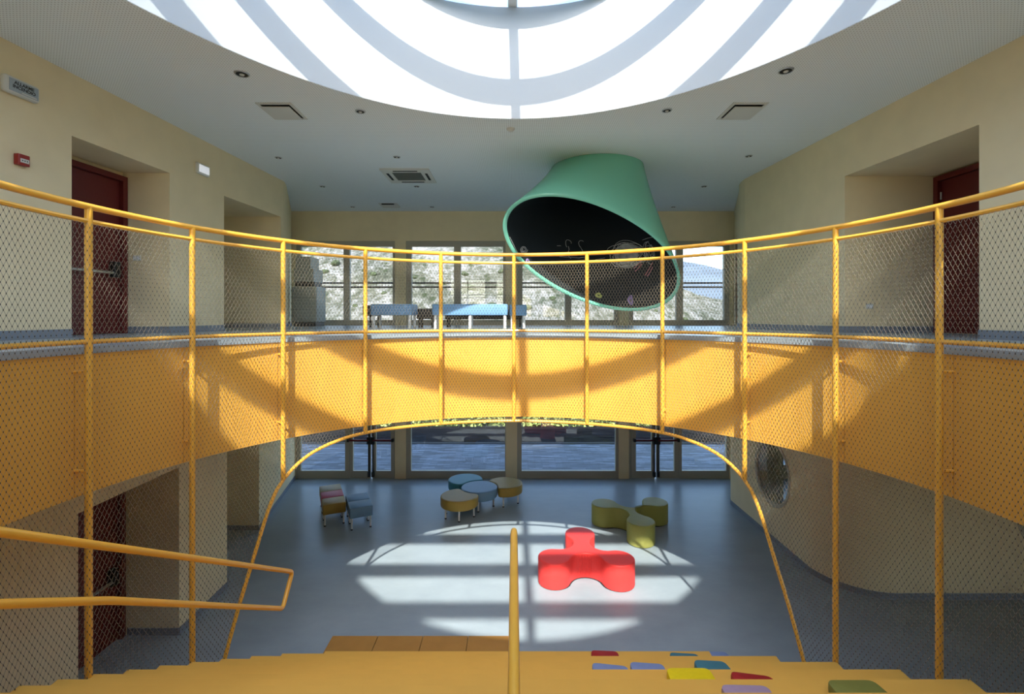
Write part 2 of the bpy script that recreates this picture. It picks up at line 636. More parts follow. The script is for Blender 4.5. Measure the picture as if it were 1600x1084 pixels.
block.prism(farc + farc_in[::-1], 0, Z_LC)
pane_wall(block, (5.5, 11.7), (6.3, 11.7), 0, Z_LC, T)
pane_wall(block, (6.3, 11.7), (6.3, Y_B), 0, Z_LC, T)
block.box(10.3, 10.6, 7.33, Y_B, 0, Z_LC)
block.build('wall_lower_right', M_WALL, kind='structure', smooth=True)
wfx = MB()
wfx.box(10.3, 10.6, Y_N, -2.5, 0, Z_LC).box(10.3, 10.6, 3.0, 7.55, 0, Z_LC)
wfx.box(10.3, 10.6, -2.5, 3.0, 0, 0.35).box(10.3, 10.6, -2.5, 3.0, 2.55, Z_LC)
wfx.build('wall_far_right', M_WALL, kind='structure')

for i, (px, py, ax) in enumerate(((5.1, 9.57, 'x'), (8.5, 7.55, 'y'))):
    wnd = struct('window_%d' % (2 + i), None, None, (px, py, 1.33))
    R = Matrix.Rotation(math.pi / 2, 4, 'Y') if ax == 'x' else Matrix.Rotation(math.pi / 2, 4, 'X')
    cc = (px + 0.02, py, 1.33) if ax == 'x' else (px, py - 0.02 + 0.04, 1.33)
    ring = MB()
    n = 64
    prof = [(PORT_R + 0.03, -0.03), (PORT_R + 0.03, 0.03), (PORT_R - 0.035, 0.03), (PORT_R - 0.05, 0.0), (PORT_R - 0.035, -0.03)]
    vs, fs = [], []
    for k in range(n):
        a = 2 * math.pi * k / n
        for r, z in prof:
            vs.append(R @ Vector((r * math.cos(a), r * math.sin(a), z)) + Vector(cc))
    for k in range(n):
        l = (k + 1) % n
        for j in range(5):
            q = (j + 1) % 5
            fs.append((k * 5 + j, l * 5 + j, l * 5 + q, k * 5 + q))
    ring.add(vs, fs).build('frame', M_FRAME, wnd, smooth=True)
    MB().lathe([(PORT_R - 0.04, -0.006), (PORT_R - 0.04, 0.006)], cc, 48, R).build('pane', M_GLASS, wnd)

# ---------------------------------------------------------------- window wall
SPAN = [(-5.93, -3.24), (-2.94, -0.226), (0.087, 2.85), (3.13, 5.87)]
LW_T = 2.62
UW_T = H(2.05)
wb = MB()
piers = [(-OUT, -5.93), (-3.24, -2.94), (-0.226, 0.087), (2.85, 3.13)]
for x0, x1 in piers:
    wb.box(x0, x1, Y_B, Y_B + 0.3, 0, Z_C)
wb.box(5.87, OUT, Y_B, Y_B + 0.3, Z_LC, Z_C)
wb.box(5.87, 7.05, Y_B, Y_B + 0.3, 0, Z_LC)
wb.box(8.6, 10.6, Y_B, Y_B + 0.3, 0, Z_LC)
wb.box(7.05, 8.6, Y_B, Y_B + 0.3, 0, 0.3)
wb.box(7.05, 8.6, Y_B, Y_B + 0.3, 2.3, Z_LC)
for x0, x1 in SPAN:
    wb.box(x0, x1, Y_B, Y_B + 0.3, LW_T, Z_G)
    wb.box(x0, x1, Y_B, Y_B + 0.3, UW_T, Z_C)
wb.build('wall_back', M_WALL, kind='structure')
wfr = MB()
FILL_WINDOWS = [(-4.4, -1.9), (-1.25, 1.25), (1.9, 4.4)]
wfr.box(-OUT, 10.6, Y_N - 0.3, Y_N, 0, Z_G + 0.12)
wfr.box(-OUT, OUT, Y_N - 0.3, Y_N, Z_C - 0.3, Z_C)
for x0, x1 in ((-OUT, -4.4), (-1.9, -1.25), (1.25, 1.9), (4.4, OUT)):
    wfr.box(x0, x1, Y_N - 0.3, Y_N, Z_G + 0.12, Z_C - 0.3)
wfr.build('wall_front', M_WALL, kind='structure')


def frame_bars(mb, x0, x1, z0, z1, y0, y1, wl_, wr_, wt_, wb_):
    mb.box(x0, x0 + wl_, y0, y1, z0, z1)
    mb.box(x1 - wr_, x1, y0, y1, z0, z1)
    mb.box(x0 + wl_, x1 - wr_, y0, y1, z1 - wt_, z1)
    mb.box(x0 + wl_, x1 - wr_, y0, y1, z0, z0 + wb_)


YF0, YF1 = Y_B + 0.03, Y_B + 0.12
for i, (x0, x1) in enumerate(FILL_WINDOWS):  # unseen windows added behind the camera to brighten the hall
    w = struct('window_%d' % (11 + i), None, None, ((x0 + x1) / 2, Y_N, Z_G))  # added unseen fill window
    fr = MB()
    frame_bars(fr, x0, x1, Z_G + 0.12, Z_C - 0.3, Y_N - 0.2, Y_N - 0.1, 0.08, 0.08, 0.08, 0.08)
    fr.box((x0 + x1) / 2 - 0.04, (x0 + x1) / 2 + 0.04, Y_N - 0.2, Y_N - 0.1, Z_G + 0.2, Z_C - 0.38)
    fr.build('frame', M_FRAME, w)
    for q0, q1 in ((x0 + 0.07, (x0 + x1) / 2 - 0.03), ((x0 + x1) / 2 + 0.03, x1 - 0.07)):
        MB().box(q0, q1, Y_N - 0.16, Y_N - 0.152, Z_G + 0.19, Z_C - 0.37).build('pane', M_GLASS, w)


def pxX(px, y=Y_B):
    return (px - 803) / F * y


# upper windows: two panes each
up = [((470, 536), (546, 613)), ((643, 709), (720, 786)), ((816.5, 883), (893, 960)), ((990, 1057), (1068, 1132))]
for i, ((x0, x1), (pa, pb)) in enumerate(zip(SPAN, up)):
    w = struct('window_%d' % (4 + i), None, None, ((x0 + x1) / 2, Y_B, Z_G))
    fr = MB()
    pz0, pz1 = H(-0.10), H(1.90)
    a0, a1_, b0, b1_ = pxX(pa[0]), pxX(pa[1]), pxX(pb[0]), pxX(pb[1])
    frame_bars(fr, x0, x1, Z_G, UW_T, YF0, YF1, a0 - x0, x1 - b1_, UW_T - pz1, pz0 - Z_G)
    fr.box(a1_, b0, YF0, YF1, pz0, pz1)
    # glazing beads standing a little proud
    for q0, q1 in ((a0, a1_), (b0, b1_)):
        frame_bars(fr, q0 - 0.035, q1 + 0.035, pz0 - 0.035, pz1 + 0.035, YF0 - 0.018, YF0, 0.03, 0.03, 0.03, 0.03)
    fr.build('frame', M_FRAME, w)
    for q0, q1 in ((a0, a1_), (b0, b1_)):
        MB().box(q0 - 0.01, q1 + 0.01, YF0 + 0.04, YF0 + 0.048, pz0 - 0.01, pz1 + 0.01).build('pane', M_GLASS, w)

# lower fixed windows B and C
lo = [(1, (642, 789)), (2, (815, 962))]
LZ0 = H(-4.21)
for i, (si, pa) in enumerate(lo):
    x0, x1 = SPAN[si]
    w = struct('window_%d' % (8 + i), None, None, ((x0 + x1) / 2, Y_B, 0))
    a0, a1_ = pxX(pa[0]), pxX(pa[1])
    fr = MB()
    frame_bars(fr, x0, x1, 0.0, LW_T, YF0, YF1, a0 - x0, x1 - a1_, 0.12, LZ0)
    frame_bars(fr, a0 - 0.035, a1_ + 0.035, LZ0 - 0.035, LW_T - 0.09, YF0 - 0.018, YF0, 0.03, 0.03, 0.03, 0.03)
    fr.build('frame', M_FRAME, w)
    MB().box(a0 - 0.01, a1_ + 0.01, YF0 + 0.04, YF0 + 0.048, LZ0 - 0.01, LW_T - 0.11).build('pane', M_GLASS2, w)
# window in the side room
w = struct('window_10', None, None, (7.8, Y_B, 0.3))
fr = MB()
frame_bars(fr, 7.05, 8.6, 0.3, 2.3, YF0, YF1, 0.07, 0.07, 0.07, 0.07)
fr.box(7.79, 7.86, YF0, YF1, 0.37, 2.23)
fr.build('frame', M_FRAME, w)
MB().box(7.11, 7.80, YF0 + 0.04, YF0 + 0.048, 0.36, 2.24).build('pane', M_GLASS, w)
MB().box(7.85, 8.54, YF0 + 0.04, YF0 + 0.048, 0.36, 2.24).build('pane', M_GLASS, w)

# unseen window band, added on the lower right side for fill daylight
w = struct('window_14', None, None, (10.45, 1.2, 0.35))  # added unseen fill window band
fr = MB()
fr.box(10.4, 10.5, -2.5, 3.0, 0.35, 0.43).box(10.4, 10.5, -2.5, 3.0, 2.47, 2.55)
ys = [-2.5, -0.67, 1.17, 3.0]
for yy in ys:
    fr.box(10.4, 10.5, max(-2.5, yy - 0.04), min(3.0, yy + 0.04), 0.43, 2.47)
fr.build('frame', M_FRAME, w)
for ya, yb in zip(ys[:-1], ys[1:]):
    MB().box(10.446, 10.454, ya + 0.03, yb - 0.03, 0.42, 2.48).build('pane', M_GLASS, w)

# lower glazed door units: fixed light plus two leaves with panic bars
units = [(0, (469, 538.5), ((546, 579), (551, 574.5)), ((581, 616), (587, 610.5)), 'left', (545, 577, 583, 614), (577, 583)),
         (3, (1066, 1136), ((987, 1024), (994, 1018.5)), ((1026, 1061), (1031, 1054)), 'right', (991, 1021, 1027, 1059), (1022, 1028))]
for i, (si, fx, l1, l2, side, bars, rods) in enumerate(units):
    x0, x1 = SPAN[si]
    d = struct('door_%d' % (1 + i), 'glazed double door with black panic bars at the %s of the window wall' % side, None, ((x0 + x1) / 2, Y_B, 0))
    fr = MB()
    fr.box(x0, x1, YF0, YF1, LW_T - 0.1, LW_T)
    fa, fb = pxX(fx[0]), pxX(fx[1])
    if side == 'left':
        frame_bars(fr, x0, pxX(545.5), 0, LW_T - 0.1, YF0, YF1, fa - x0, pxX(545.5) - fb, 0.08, LZ0)
        fr.box(pxX(616.3), x1, YF0, YF1, 0, LW_T - 0.1)
    else:
        frame_bars(fr, pxX(1061.5), x1, 0, LW_T - 0.1, YF0, YF1, fa - pxX(1061.5), x1 - fb, 0.08, LZ0)
        fr.box(x0, pxX(986.6), YF0, YF1, 0, LW_T - 0.1)
    fr.build('frame', M_FRAME, d)
    MB().box(fa - 0.01, fb + 0.01, YF0 + 0.04, YF0 + 0.048, LZ0 - 0.01, LW_T - 0.17).build('pane', M_GLASS2, d)
    for j, (lf, gl) in enumerate((l1, l2)):
        q0, q1, g0, g1 = pxX(lf[0]) + 0.004, pxX(lf[1]) - 0.004, pxX(gl[0]), pxX(gl[1])
        lb = MB()
        frame_bars(lb, q0, q1, 0.012, LW_T - 0.105, YF0 - 0.01, YF1 - 0.02, g0 - q0, q1 - g1, 0.1, LZ0 - 0.012)
        leaf = lb.build('leaf', M_FRAME, d)
        MB().box(g0 - 0.008, g1 + 0.008, YF0 + 0.03, YF0 + 0.037, LZ0 - 0.01, LW_T - 0.2).build('pane', M_GLASS2, leaf)
        bx0, bx1 = pxX(bars[2 * j]), pxX(bars[2 * j + 1])
        bz = H(-3.36)
        pb_ = MB().tube([(bx0, Y_B - 0.06, bz), (bx1, Y_B - 0.06, bz)], 0.026, 10)
        pb_.build('panic_bar', M_REDBAR, leaf, smooth=True)
        hw = MB()
        rx = pxX(rods[j])
        hw.tube([(rx, Y_B - 0.02, 0.12), (rx, Y_B - 0.02, LW_T - 0.16)], 0.022, 8)
        hw.box(rx - 0.05, rx + 0.05, Y_B - 0.07, YF0 - 0.01, bz - 0.11, bz + 0.09)
        ex = bx0 if j == 0 else bx1
        hw.box(ex - 0.03, ex + 0.03, Y_B - 0.09, YF0 - 0.01, bz - 0.04, bz + 0.04)
        hw.box(rx - 0.035, rx + 0.035, Y_B - 0.045, YF0 - 0.01, 0.06, 0.2)
        hw.build('rod', M_BLACK, leaf)


# ---------------------------------------------------------------- maroon doors
def maroon_door(n, p0, p1, z0, z1, inward, label, bar=True, lock_at=1):
    """door in the vertical plane p0->p1 (plan); inward = unit normal to the hall"""
    p0, p1, nrm = Vector((*p0, 0)), Vector((*p1, 0)), Vector((*inward, 0)).normalized()
    u = (p1 - p0)
    L = u.length
    u.normalize()
    d = struct('door_%d' % n, label, None, (p0.x, p0.y, z0))
    M = Matrix((( u.x, nrm.x, 0, p0.x), (u.y, nrm.y, 0, p0.y), (0, 0, 1, z0), (0, 0, 0, 1)))
    h = z1 - z0
    fr = MB()
    fr.box(0, 0.075, 0.0, 0.09, 0, h, M).box(L - 0.075, L, 0.0, 0.09, 0, h, M).box(0.075, L - 0.075, 0.0, 0.09, h - 0.075, h, M)
    fr.build('frame', M_MAROON, d)
    lb = MB().box(0.08, L - 0.08, 0.005, 0.03, 0.008, h - 0.08, M)
    leaf = lb.build('leaf', M_MAROON, d)
    if bar:
        bz = 0.87
        bx0, bx1 = 0.14, L - 0.2
        pts = [M @ Vector((bx0, 0.1, bz)), M @ Vector((bx1, 0.1, bz))]
        MB().tube(pts, 0.02, 10).build('panic_bar', M_CHROME, leaf, smooth=True)
        lx = bx1 if lock_at else bx0
        lk = MB().rbox(lx - 0.05, lx + 0.05, 0.03, 0.13, bz - 0.06, bz + 0.16, 0.015, M)
        lk.rbox((bx0 if lock_at else bx1) - 0.03, (bx0 if lock_at else bx1) + 0.03, 0.03, 0.12, bz - 0.04, bz + 0.04, 0.012, M)
        lk.build('lock', M_BLACK, leaf)
    else:
        hd = MB().tube([M @ Vector((L - 0.16, 0.03, 0.95)), M @ Vector((L - 0.16, 0.08, 0.95)), M @ Vector((L - 0.28, 0.08, 0.95))], 0.011, 8)
        hd.build('handle', M_BLACK, leaf)
        hg = MB()
        for hz in (0.3, h - 0.35):
            hg.tube([M @ Vector((0.085, 0.045, hz)), M @ Vector((0.085, 0.045, hz + 0.11))], 0.012, 8)
        hg.build('hinge', M_CHROME, d)
    return d


maroon_door(3, (-(6.3 - 0.0718 * 5.75) + 0.002, 5.75), (-(6.3 - 0.0718 * 7.14) + 0.002, 7.14), Z_G, H(2.045), (1, -0.0718), 'maroon fire door with a panic bar upstairs on the left')
maroon_door(4, (-5.458, 5.25), (-5.458, 6.69), 0.0, LO_T - 0.08, (1, 0), 'maroon fire door downstairs on the left behind the mesh', lock_at=1)
maroon_door(5, (6.418, 7.30), (6.418, 5.75), Z_G, H(2.09), (-1, 0), 'maroon door upstairs on the right in a deep recess', bar=False)
pA, pB = (XRF(d2 - 0.02) + 0.158, d2 - 0.02), (XRF(d1 + 0.02) + 0.158, d1 + 0.02)
nn = Vector((pB[1] - pA[1], -(pB[0] - pA[0]), 0))
nn = nn if nn.x < 0 else -nn
maroon_door(6, pA, pB, Z_G, H(1.91), (nn.x, nn.y), 'narrow maroon door at the far end of the right upper wall', bar=False)

# ---------------------------------------------------------------- skirtings
BH, BT = 0.10, 0.012


def skirting(name, runs, z):
    mb = MB()
    for run in runs:
        for (xa, ya), (xb, yb) in zip(run[:-1], run[1:]):
            d = Vector((xb - xa, yb - ya, 0))
            if d.length < 1e-4:
                continue
            nrm = Vector((d.y, -d.x, 0)).normalized() * BT
            mb.prism([(xa, ya), (xa + nrm.x, ya + nrm.y), (xb + nrm.x, yb + nrm.y), (xb, yb)], z, z + BH)
    return mb.build(name, M_BASE, kind='structure')


skirting('baseboard_left', [[(XL(-3), -3), (XL(a1), a1)], [(-5.79, a2), (XL(a2), a2)][::-1] and [(XL(a2), a2), (XL(b1), b1)],
                            [(XL(b2), b2), (-4.872, 10.22), (-4.90, 10.36), (-4.955, 10.52), (-6.05, Y_B)]], Z_G)
skirting('baseboard_left_recess', [[(-5.70, a2), (XL(a2), a2)], [(-6.75, b2), (XL(b2), b2)], [(-6.75, b1), (-6.75, b2)]], Z_G)
skirting('baseboard_right', [[(XR(c1), c1), (XR(-3), -3)], [(XRF(d1), d1), (XRF(10.75), 10.75), (4.90, 10.52), (4.835, 10.3), (4.80, 10.05), (XR(9.75), 9.75), (XR(c2), c2)],
                             [(XR(c2), c2), (6.42, c2)]], Z_G)
skirting('baseboard_lower_left', [[(-4.62, -3), (-4.62, e1)], [(-5.36, e2), (-4.645, e2)], [(-4.645, e2), (-4.67, f1)], [(-6.6, f2), (-5.27, f2)], [(-6.6, f1), (-6.6, f2)], [(-5.27, f2), (-5.95, Y_B)]], 0)
skirting('baseboard_lower_right', [[(5.1, 11.3), (5.1, 8.45)] + arc[1:] + [(10.3, 7.55)], [(5.5, 11.7)] + farc[1:]], 0)

# ================================================================ round opening: yellow fascia panels
POST_ANG = [0, 17.3, 34.4, 51.4, 67.8, 83.4, 99.5, 115.5, 130]
POST_ALL = sorted(set([-a for a in POST_ANG] + POST_ANG))


def on_ring(phi_deg, r, z):
    a = math.radians(phi_deg)
    return Vector((RC[0] + r * math.sin(a), RC[1] + r * math.cos(a), z))


fascia = struct('trim_1', 'tall yellow panelled band round the oval opening', None, (RC[0], RC[1], H(-1.49)))
FZ0, FZ1 = H(-1.47), H(-0.255)
angs = [-146] + POST_ALL + [146]
for p0, p1 in zip(angs[:-1], angs[1:]):
    n = 8
    g = 0.05
    vs, fs = [], []
    for k in range(n + 1):
        ph = p0 + g + (p1 - p0 - 2 * g) * k / n
        for r in (R_FAS, R_FAS + 0.045):
            for z in (FZ0, FZ1):
                vs.append(on_ring(ph, r, z))
    for k in range(n):
        a, b = 4 * k, 4 * k + 4
        fs += [(a, a + 1, b + 1, b), (a + 2, b + 2, b + 3, a + 3), (a, b, b + 2, a + 2), (a + 1, a + 3, b + 3, b + 1)]
    fs += [(0, 2, 3, 1), (4 * n, 4 * n + 1, 4 * n + 3, 4 * n + 2)]
    MB().add(vs, fs).build('fascia_panel', M_YEL, fascia, smooth=True)

# ================================================================ stairs and seating tiers
SY0 = 5.91
D_STEP, D_TIER = 0.285, 0.57


def nose_z(y):
    return 3.865 - 0.6 * y


def tread(y, step):
    if y > SY0:
        return 0.0
    k = math.floor((SY0 - y) / step + 1e-6)
    return nose_z(SY0 - step * k)


def half_w(y, r=3.435):
    return math.sqrt(max(0.0, r * r - (y - RC[1]) ** 2))


stairs = thing('staircase', 'yellow walking stairs on the left half of the tribune', 'stairs', (-1.6, 3.0, 0))
y = SY0
k = 0
while y > 0.42:
    z = nose_z(y)
    hw = 2.31 if k == 0 else half_w(y)
    sb = MB().box(-hw, -0.004, y - D_STEP, y, 0.0, z - 0.03)
    sb.box(-hw, -0.004, y - D_STEP, y + 0.012, z - 0.03, z)
    sb.build('step', M_YELSTEP, stairs)
    y -= D_STEP
    k += 1
tiers = thing('seating_tiers', 'yellow deep seating tiers on the right half of the tribune', 'seating', (1.6, 3.0, 0))
y = SY0
k = 0
while y > 0.42:
    z = nose_z(y)
    hw = 2.39 if k == 0 else half_w(y)
    sb = MB().box(0.004, hw, y - D_TIER, y, 0.0, z - 0.03)
    sb.box(0.004, hw, y - D_TIER, y + 0.012, z - 0.03, z)
    sb.build('tier', M_YELSTEP, tiers)
    y -= D_TIER
    k += 1
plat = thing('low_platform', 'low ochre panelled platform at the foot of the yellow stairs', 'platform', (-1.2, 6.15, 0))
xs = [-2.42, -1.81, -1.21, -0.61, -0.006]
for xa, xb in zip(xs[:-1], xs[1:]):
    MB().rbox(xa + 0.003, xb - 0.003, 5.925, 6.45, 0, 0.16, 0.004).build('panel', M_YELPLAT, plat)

# ================================================================ ring railing
rail = thing('ring_railing', 'yellow tubular railing with steel cable net round the oval opening', 'railing', (RC[0], RC[1], H(-0.2)))
Z_TOP, Z_MID, Z_LOW = H(0.883), H(0.765), H(-0.205)
ring_ph = np.linspace(-132, 132, 133)
MB().tube([on_ring(p, R_RAIL, Z_TOP) for p in ring_ph], 0.027, 10).build('top_rail', M_RAIL, rail, smooth=True)
MB().tube([on_ring(p, R_RAIL, Z_MID) for p in ring_ph], 0.020, 8).build('middle_rail', M_RAIL, rail, smooth=True)
MB().tube([on_ring(p, R_RAIL, Z_LOW) for p in ring_ph], 0.020, 8).build('lower_rail', M_RAIL, rail, smooth=True)
# arch-shaped lower edge, read off the photograph and put on the cylinder of the railing
arch_px = [(804, 657), (745, 658.5), (690, 661.5), (630, 667), (580, 674), (545, 682), (515, 693), (487, 707), (465, 724), (448, 742),
           (433, 762), (420, 792), (408, 832), (392, 886), (372, 950), (345, 1035)]
arch = []
for px, py in arch_px:
    q = (px - 803) / F
    A, B, C = 1 + q * q, -2 * RC[1], RC[1] ** 2 - R_RAIL ** 2
    yy = (-B + math.sqrt(B * B - 4 * A * C)) / (2 * A)
    ph = math.degrees(math.atan2(q * yy, yy - RC[1]))
    arch.append((abs(ph), H(-(py - 494) / F * yy)))
arch.sort()
arch[0] = (0.0, arch[0][1])
arch_a = np.array([a for a, _ in arch])
arch_z = np.array([z for _, z in arch])


def arch_height(ph):
    return float(np.interp(abs(ph), arch_a, arch_z))


ph_e = arch_a[-1]
q_e = on_ring(ph_e, R_RAIL, 0)
arch_z[-1] = tread(q_e.y, D_STEP) + 0.012
dense = np.concatenate([np.linspace(0, arch_a[-6], 40), np.linspace(arch_a[-6], ph_e, 24)[1:]])


def smooth_arch(ph):
    w = 1.2
    return (arch_height(ph - w) + 2 * arch_height(ph) + arch_height(ph + w)) / 4 if ph < ph_e - w else arch_height(ph)


pts = [on_ring(-p, R_RAIL, smooth_arch(p)) for p in dense[::-1]] + [on_ring(p, R_RAIL, smooth_arch(p)) for p in dense[1:]]
MB().tube(pts, 0.021, 8).build('arch_rail', M_RAIL, rail, smooth=True)
for p in POST_ALL:
    q = on_ring(p, R_RAIL, 0)
    if abs(p) < ph_e:
        zb = arch_height(p)
    else:
        zb = tread(q.y, D_STEP if q.x < 0 else D_TIER)
    po = MB().tube([(q.x, q.y, zb + 0.001), (q.x, q.y, Z_TOP)], 0.027, 10)
    po.build('post', M_RAIL, rail, smooth=True)
    if abs(p) < 120:
        b = on_ring(p, R_RAIL + 0.02, 0)
        e = on_ring(p, R_FAS - 0.001, 0)
        for bz in (H(-0.45), H(-1.25)):
            MB().tube([(b.x, b.y, bz), (e.x, e.y, bz)], 0.014, 6).build('bracket', M_RAIL, rail)


# cable net: real strands and ferrules on a cylinder just inside the railing
def net():
    W, HH = 0.0405, 0.074
    dph = math.degrees(W / R_NET)
    zt = Z_MID - 0.02
    ncol = int(262 / dph)
    nrow = int((zt - 0.6) / (HH / 2))
    S, Fe = [], []
    zb_cache = {}

    def zbot(ph):
        k = round(ph * 4)
        if k not in zb_cache:
            if abs(ph) < ph_e:
                zb_cache[k] = smooth_arch(abs(ph))
            else:
                q = on_ring(ph, R_NET, 0)
                zb_cache[k] = tread(q.y, D_STEP if q.x < 0 else D_TIER)
        return zb_cache[k]
    for j in range(nrow):
        z = zt - j * HH / 2
        z2 = z - HH / 2
        for i in range(ncol):
            ph = -131 + (i + 0.5 * (j % 2)) * dph
            zb = zbot(ph)
            if z < zb:
                continue
            if z > zb + 0.01 and j > 0:
                Fe.append((ph, z))
            for s in (-0.5, 0.5):
                p2 = ph + s * dph
                if z2 > zbot(p2) + (-0.02 if abs(p2) < ph_e else 0.004):
                    S.append((ph, z, p2, z2))
    S = np.array(S)
    Fe = np.array(Fe)

    def cyl(ph, z, r):
        a = np.radians(ph)
        return np.stack([RC[0] + r * np.sin(a), RC[1] + r * np.cos(a), z], -1)
    P0 = cyl(S[:, 0], S[:, 1], R_NET)
    P1 = cyl(S[:, 2], S[:, 3], R_NET)
    am = np.radians(S[:, 0])
    rad = np.stack([np.sin(am), np.cos(am), np.zeros_like(am)], -1)
    tdir = P1 - P0
    tdir /= np.linalg.norm(tdir, axis=1, keepdims=True)
    bn = np.cross(tdir, rad)
    r = 0.00135
    V = []
    for k in range(3):
        a = 2 * math.pi * k / 3
        o = r * (math.cos(a) * rad + math.sin(a) * bn)
        V += [P0 + o, P1 + o]
    V = np.stack(V, 1).reshape(-1, 3)
    n = len(S)
    base = (np.arange(n) * 6)[:, None]
    q = np.array([[0, 1, 3, 2], [2, 3, 5, 4], [4, 5, 1, 0]]).reshape(1, 12)
    Q = (base + q).reshape(-1, 4)

    def mk(name, V, Q, m):
        me = bpy.data.meshes.new(name)
        me.vertices.add(len(V))
        me.vertices.foreach_set('co', (V - np.array(wloc(rail))).astype(np.float32).ravel())
        me.loops.add(Q.size)
        me.loops.foreach_set('vertex_index', Q.astype(np.int32).ravel())
        me.polygons.add(len(Q))
        me.polygons.foreach_set('loop_start', np.arange(0, Q.size, 4, dtype=np.int32))
        me.update(calc_edges=True)
        me.validate()
        me.materials.append(m)
        o = bpy.data.objects.new(name, me)
        COL.objects.link(o)
        o.parent = rail
        o['kind'] = 'stuff'
        return o
    mk('cable_net', V, Q, M_CABLE)
    # ferrules: small four-sided sleeves
    C = cyl(Fe[:, 0], Fe[:, 1], R_NET)
    a = np.radians(Fe[:, 0])
    rad = np.stack([np.sin(a), np.cos(a), np.zeros_like(a)], -1)
    tan = np.stack([np.cos(a), -np.sin(a), np.zeros_like(a)], -1)
    up_ = np.array([0, 0, 1.0])
    rr, hh = 0.0036, 0.006
    V = []
    for zz in (-hh, hh):
        for d in (rad, tan, -rad, -tan):
            V.append(C + rr * d + up_ * zz)
    V = np.stack(V, 1).reshape(-1, 3)
    base = (np.arange(len(Fe)) * 8)[:, None]
    q = np.array([[0, 1, 5, 4], [1, 2, 6, 5], [2, 3, 7, 6], [3, 0, 4, 7], [4, 5, 6, 7], [3, 2, 1, 0]]).reshape(1, 24)
    mk('cable_ferrules', V, (base + q).reshape(-1, 4), M_FERR)


net()

# ================================================================ handrails of the stairs
hr = thing('stair_handrail', 'yellow looped tube handrail beside the left stairs', 'handrail', (-2.2, 1.0, tread(1.0, D_STEP)))
xh = -2.2


def bend(pts, rad=0.05, n=5):
    out = [Vector(pts[0])]
    for a, b, c in zip(pts[:-2], pts[1:-1], pts[2:]):
        a, b, c = Vector(a), Vector(b), Vector(c)
        p, q = b + (a - b).normalized() * rad, b + (c - b).normalized() * rad
        for k in range(n + 1):
            t = k / n
            out.append((1 - t) ** 2 * p + 2 * t * (1 - t) * b + t * t * q)
    out.append(Vector(pts[-1]))
    return out


loop = bend([(xh, 0.25, 1.886 + 0.59 * 4.55), (xh, 4.80, 1.886), (xh, 4.60, 1.64), (xh, 2.63, 2.875), (xh, 0.25, 2.875 + 0.56 * 2.38)], 0.05)
MB().tube(loop, 0.021, 10).build('tube', M_RAIL, hr, smooth=True)
for yy in (0.35, 1.35):
    MB().tube([(xh, yy, tread(yy, D_STEP) + 0.001), (xh, yy, 1.886 + 0.59 * (4.8 - yy))], 0.021, 8).build('post', M_RAIL, hr, smooth=True)
hc = thing('centre_handrail', 'straight yellow tube handrail dividing the stairs from the seating tiers', 'handrail', (0, 2.0, tread(2.0, D_STEP)))
zc = 3.07
MB().tube([(0, 0.6, zc), (0, 3.0, zc), (0, 3.05, zc - 0.004), (0, 3.08, zc - 0.014)], [0.0225, 0.0225, 0.02, 0.012], 12).build('tube', M_RAIL, hc, smooth=True)
for yy in (1.2, 2.9):
    MB().tube([(0, yy, tread(yy, D_STEP) + 0.001), (0, yy, zc)], 0.018, 8).build('post', M_RAIL, hc, smooth=True)


# ================================================================ seat pads on the tiers
def pad(label, m, x0, x1, yf, depth, z, th, skew=0.0, taper=0.0, r=0.05, name='seat_pad'):
    """soft pad; far edge at yf, outline a rounded quadrilateral"""
    xc, hw = (x0 + x1) / 2, (x1 - x0) / 2
    quad = [(-hw, -depth / 2), (hw, -depth / 2), (hw - taper, depth / 2 - skew), (-hw + 0.01, depth / 2)]
    out = []
    for i in range(4):
        a, b, c = Vector(quad[i - 1]), Vector(quad[i]), Vector(quad[(i + 1) % 4])
        p, q = b + (a - b).normalized() * r, b + (c - b).normalized() * r
        for k in range(5):
            t = k / 4
            out.append((1 - t) ** 2 * p + 2 * t * (1 - t) * b + t * t * q)
    n = len(out)
    lv = [(0, 0.9), (0.012, 0.985), (th * 0.5, 1.0), (th - 0.02, 0.995), (th - 0.005, 0.98), (th, 0.93)]
    vs, fs = [], []
    yc = yf - depth / 2
    for zz, s in lv:
        for p in out:
            vs.append((xc + p.x * s, yc + p.y * s, z + zz))
    for k in range(len(lv) - 1):
        for i in range(n):
            j = (i + 1) % n
            fs.append((k * n + i, k * n + j, (k + 1) * n + j, (k + 1) * n + i))
    fs.append(tuple(reversed(range(n))))
    fs.append(tuple(range((len(lv) - 1) * n, len(lv) * n)))
    vs = [(a - xc, b - yc, c - z) for a, b, c in vs]
    o = MB().add(vs, fs).build(name, m, smooth=True)
    o.location = (xc, yc, z + 0.0015)
    tag(o, label, 'seat pad', 'loose seat pads on the yellow tiers')
    return o


z1, z2, z3, z4 = nose_z(5.91), nose_z(4.77), nose_z(4.20), nose_z(3.63)
pad('dark red seat pad on the lowest tier nearest the central handrail', V_CRED, 0.913, 1.26, 5.82, 0.36, z1, 0.09, 0.02, 0.02)
pad('teal seat pad on the lowest tier right of the dark red pad', V_CTEAL, 1.845, 2.205, 5.79, 0.34, z1, 0.085, 0.03, 0.02)
pad('pale blue seat pad beyond the right end of the lowest tier', V_CBLUE, 2.47, 2.78, 6.24, 0.34, 0.0, 0.10, 0.0, 0.05)
pad('periwinkle seat pad on the left of the two side by side', V_CBLUE, 0.735, 1.09, 4.65, 0.34, z2, 0.095, 0.05, 0.01)
pad('periwinkle seat pad on the right of the two side by side', V_CBLUE, 1.10, 1.446, 4.66, 0.34, z2, 0.095, 0.03, 0.02)
pad('teal five cornered seat pad behind the lemon yellow pad', V_CTEAL, 1.722, 2.085, 4.68, 0.36, z2, 0.10, 0.02, 0.06)
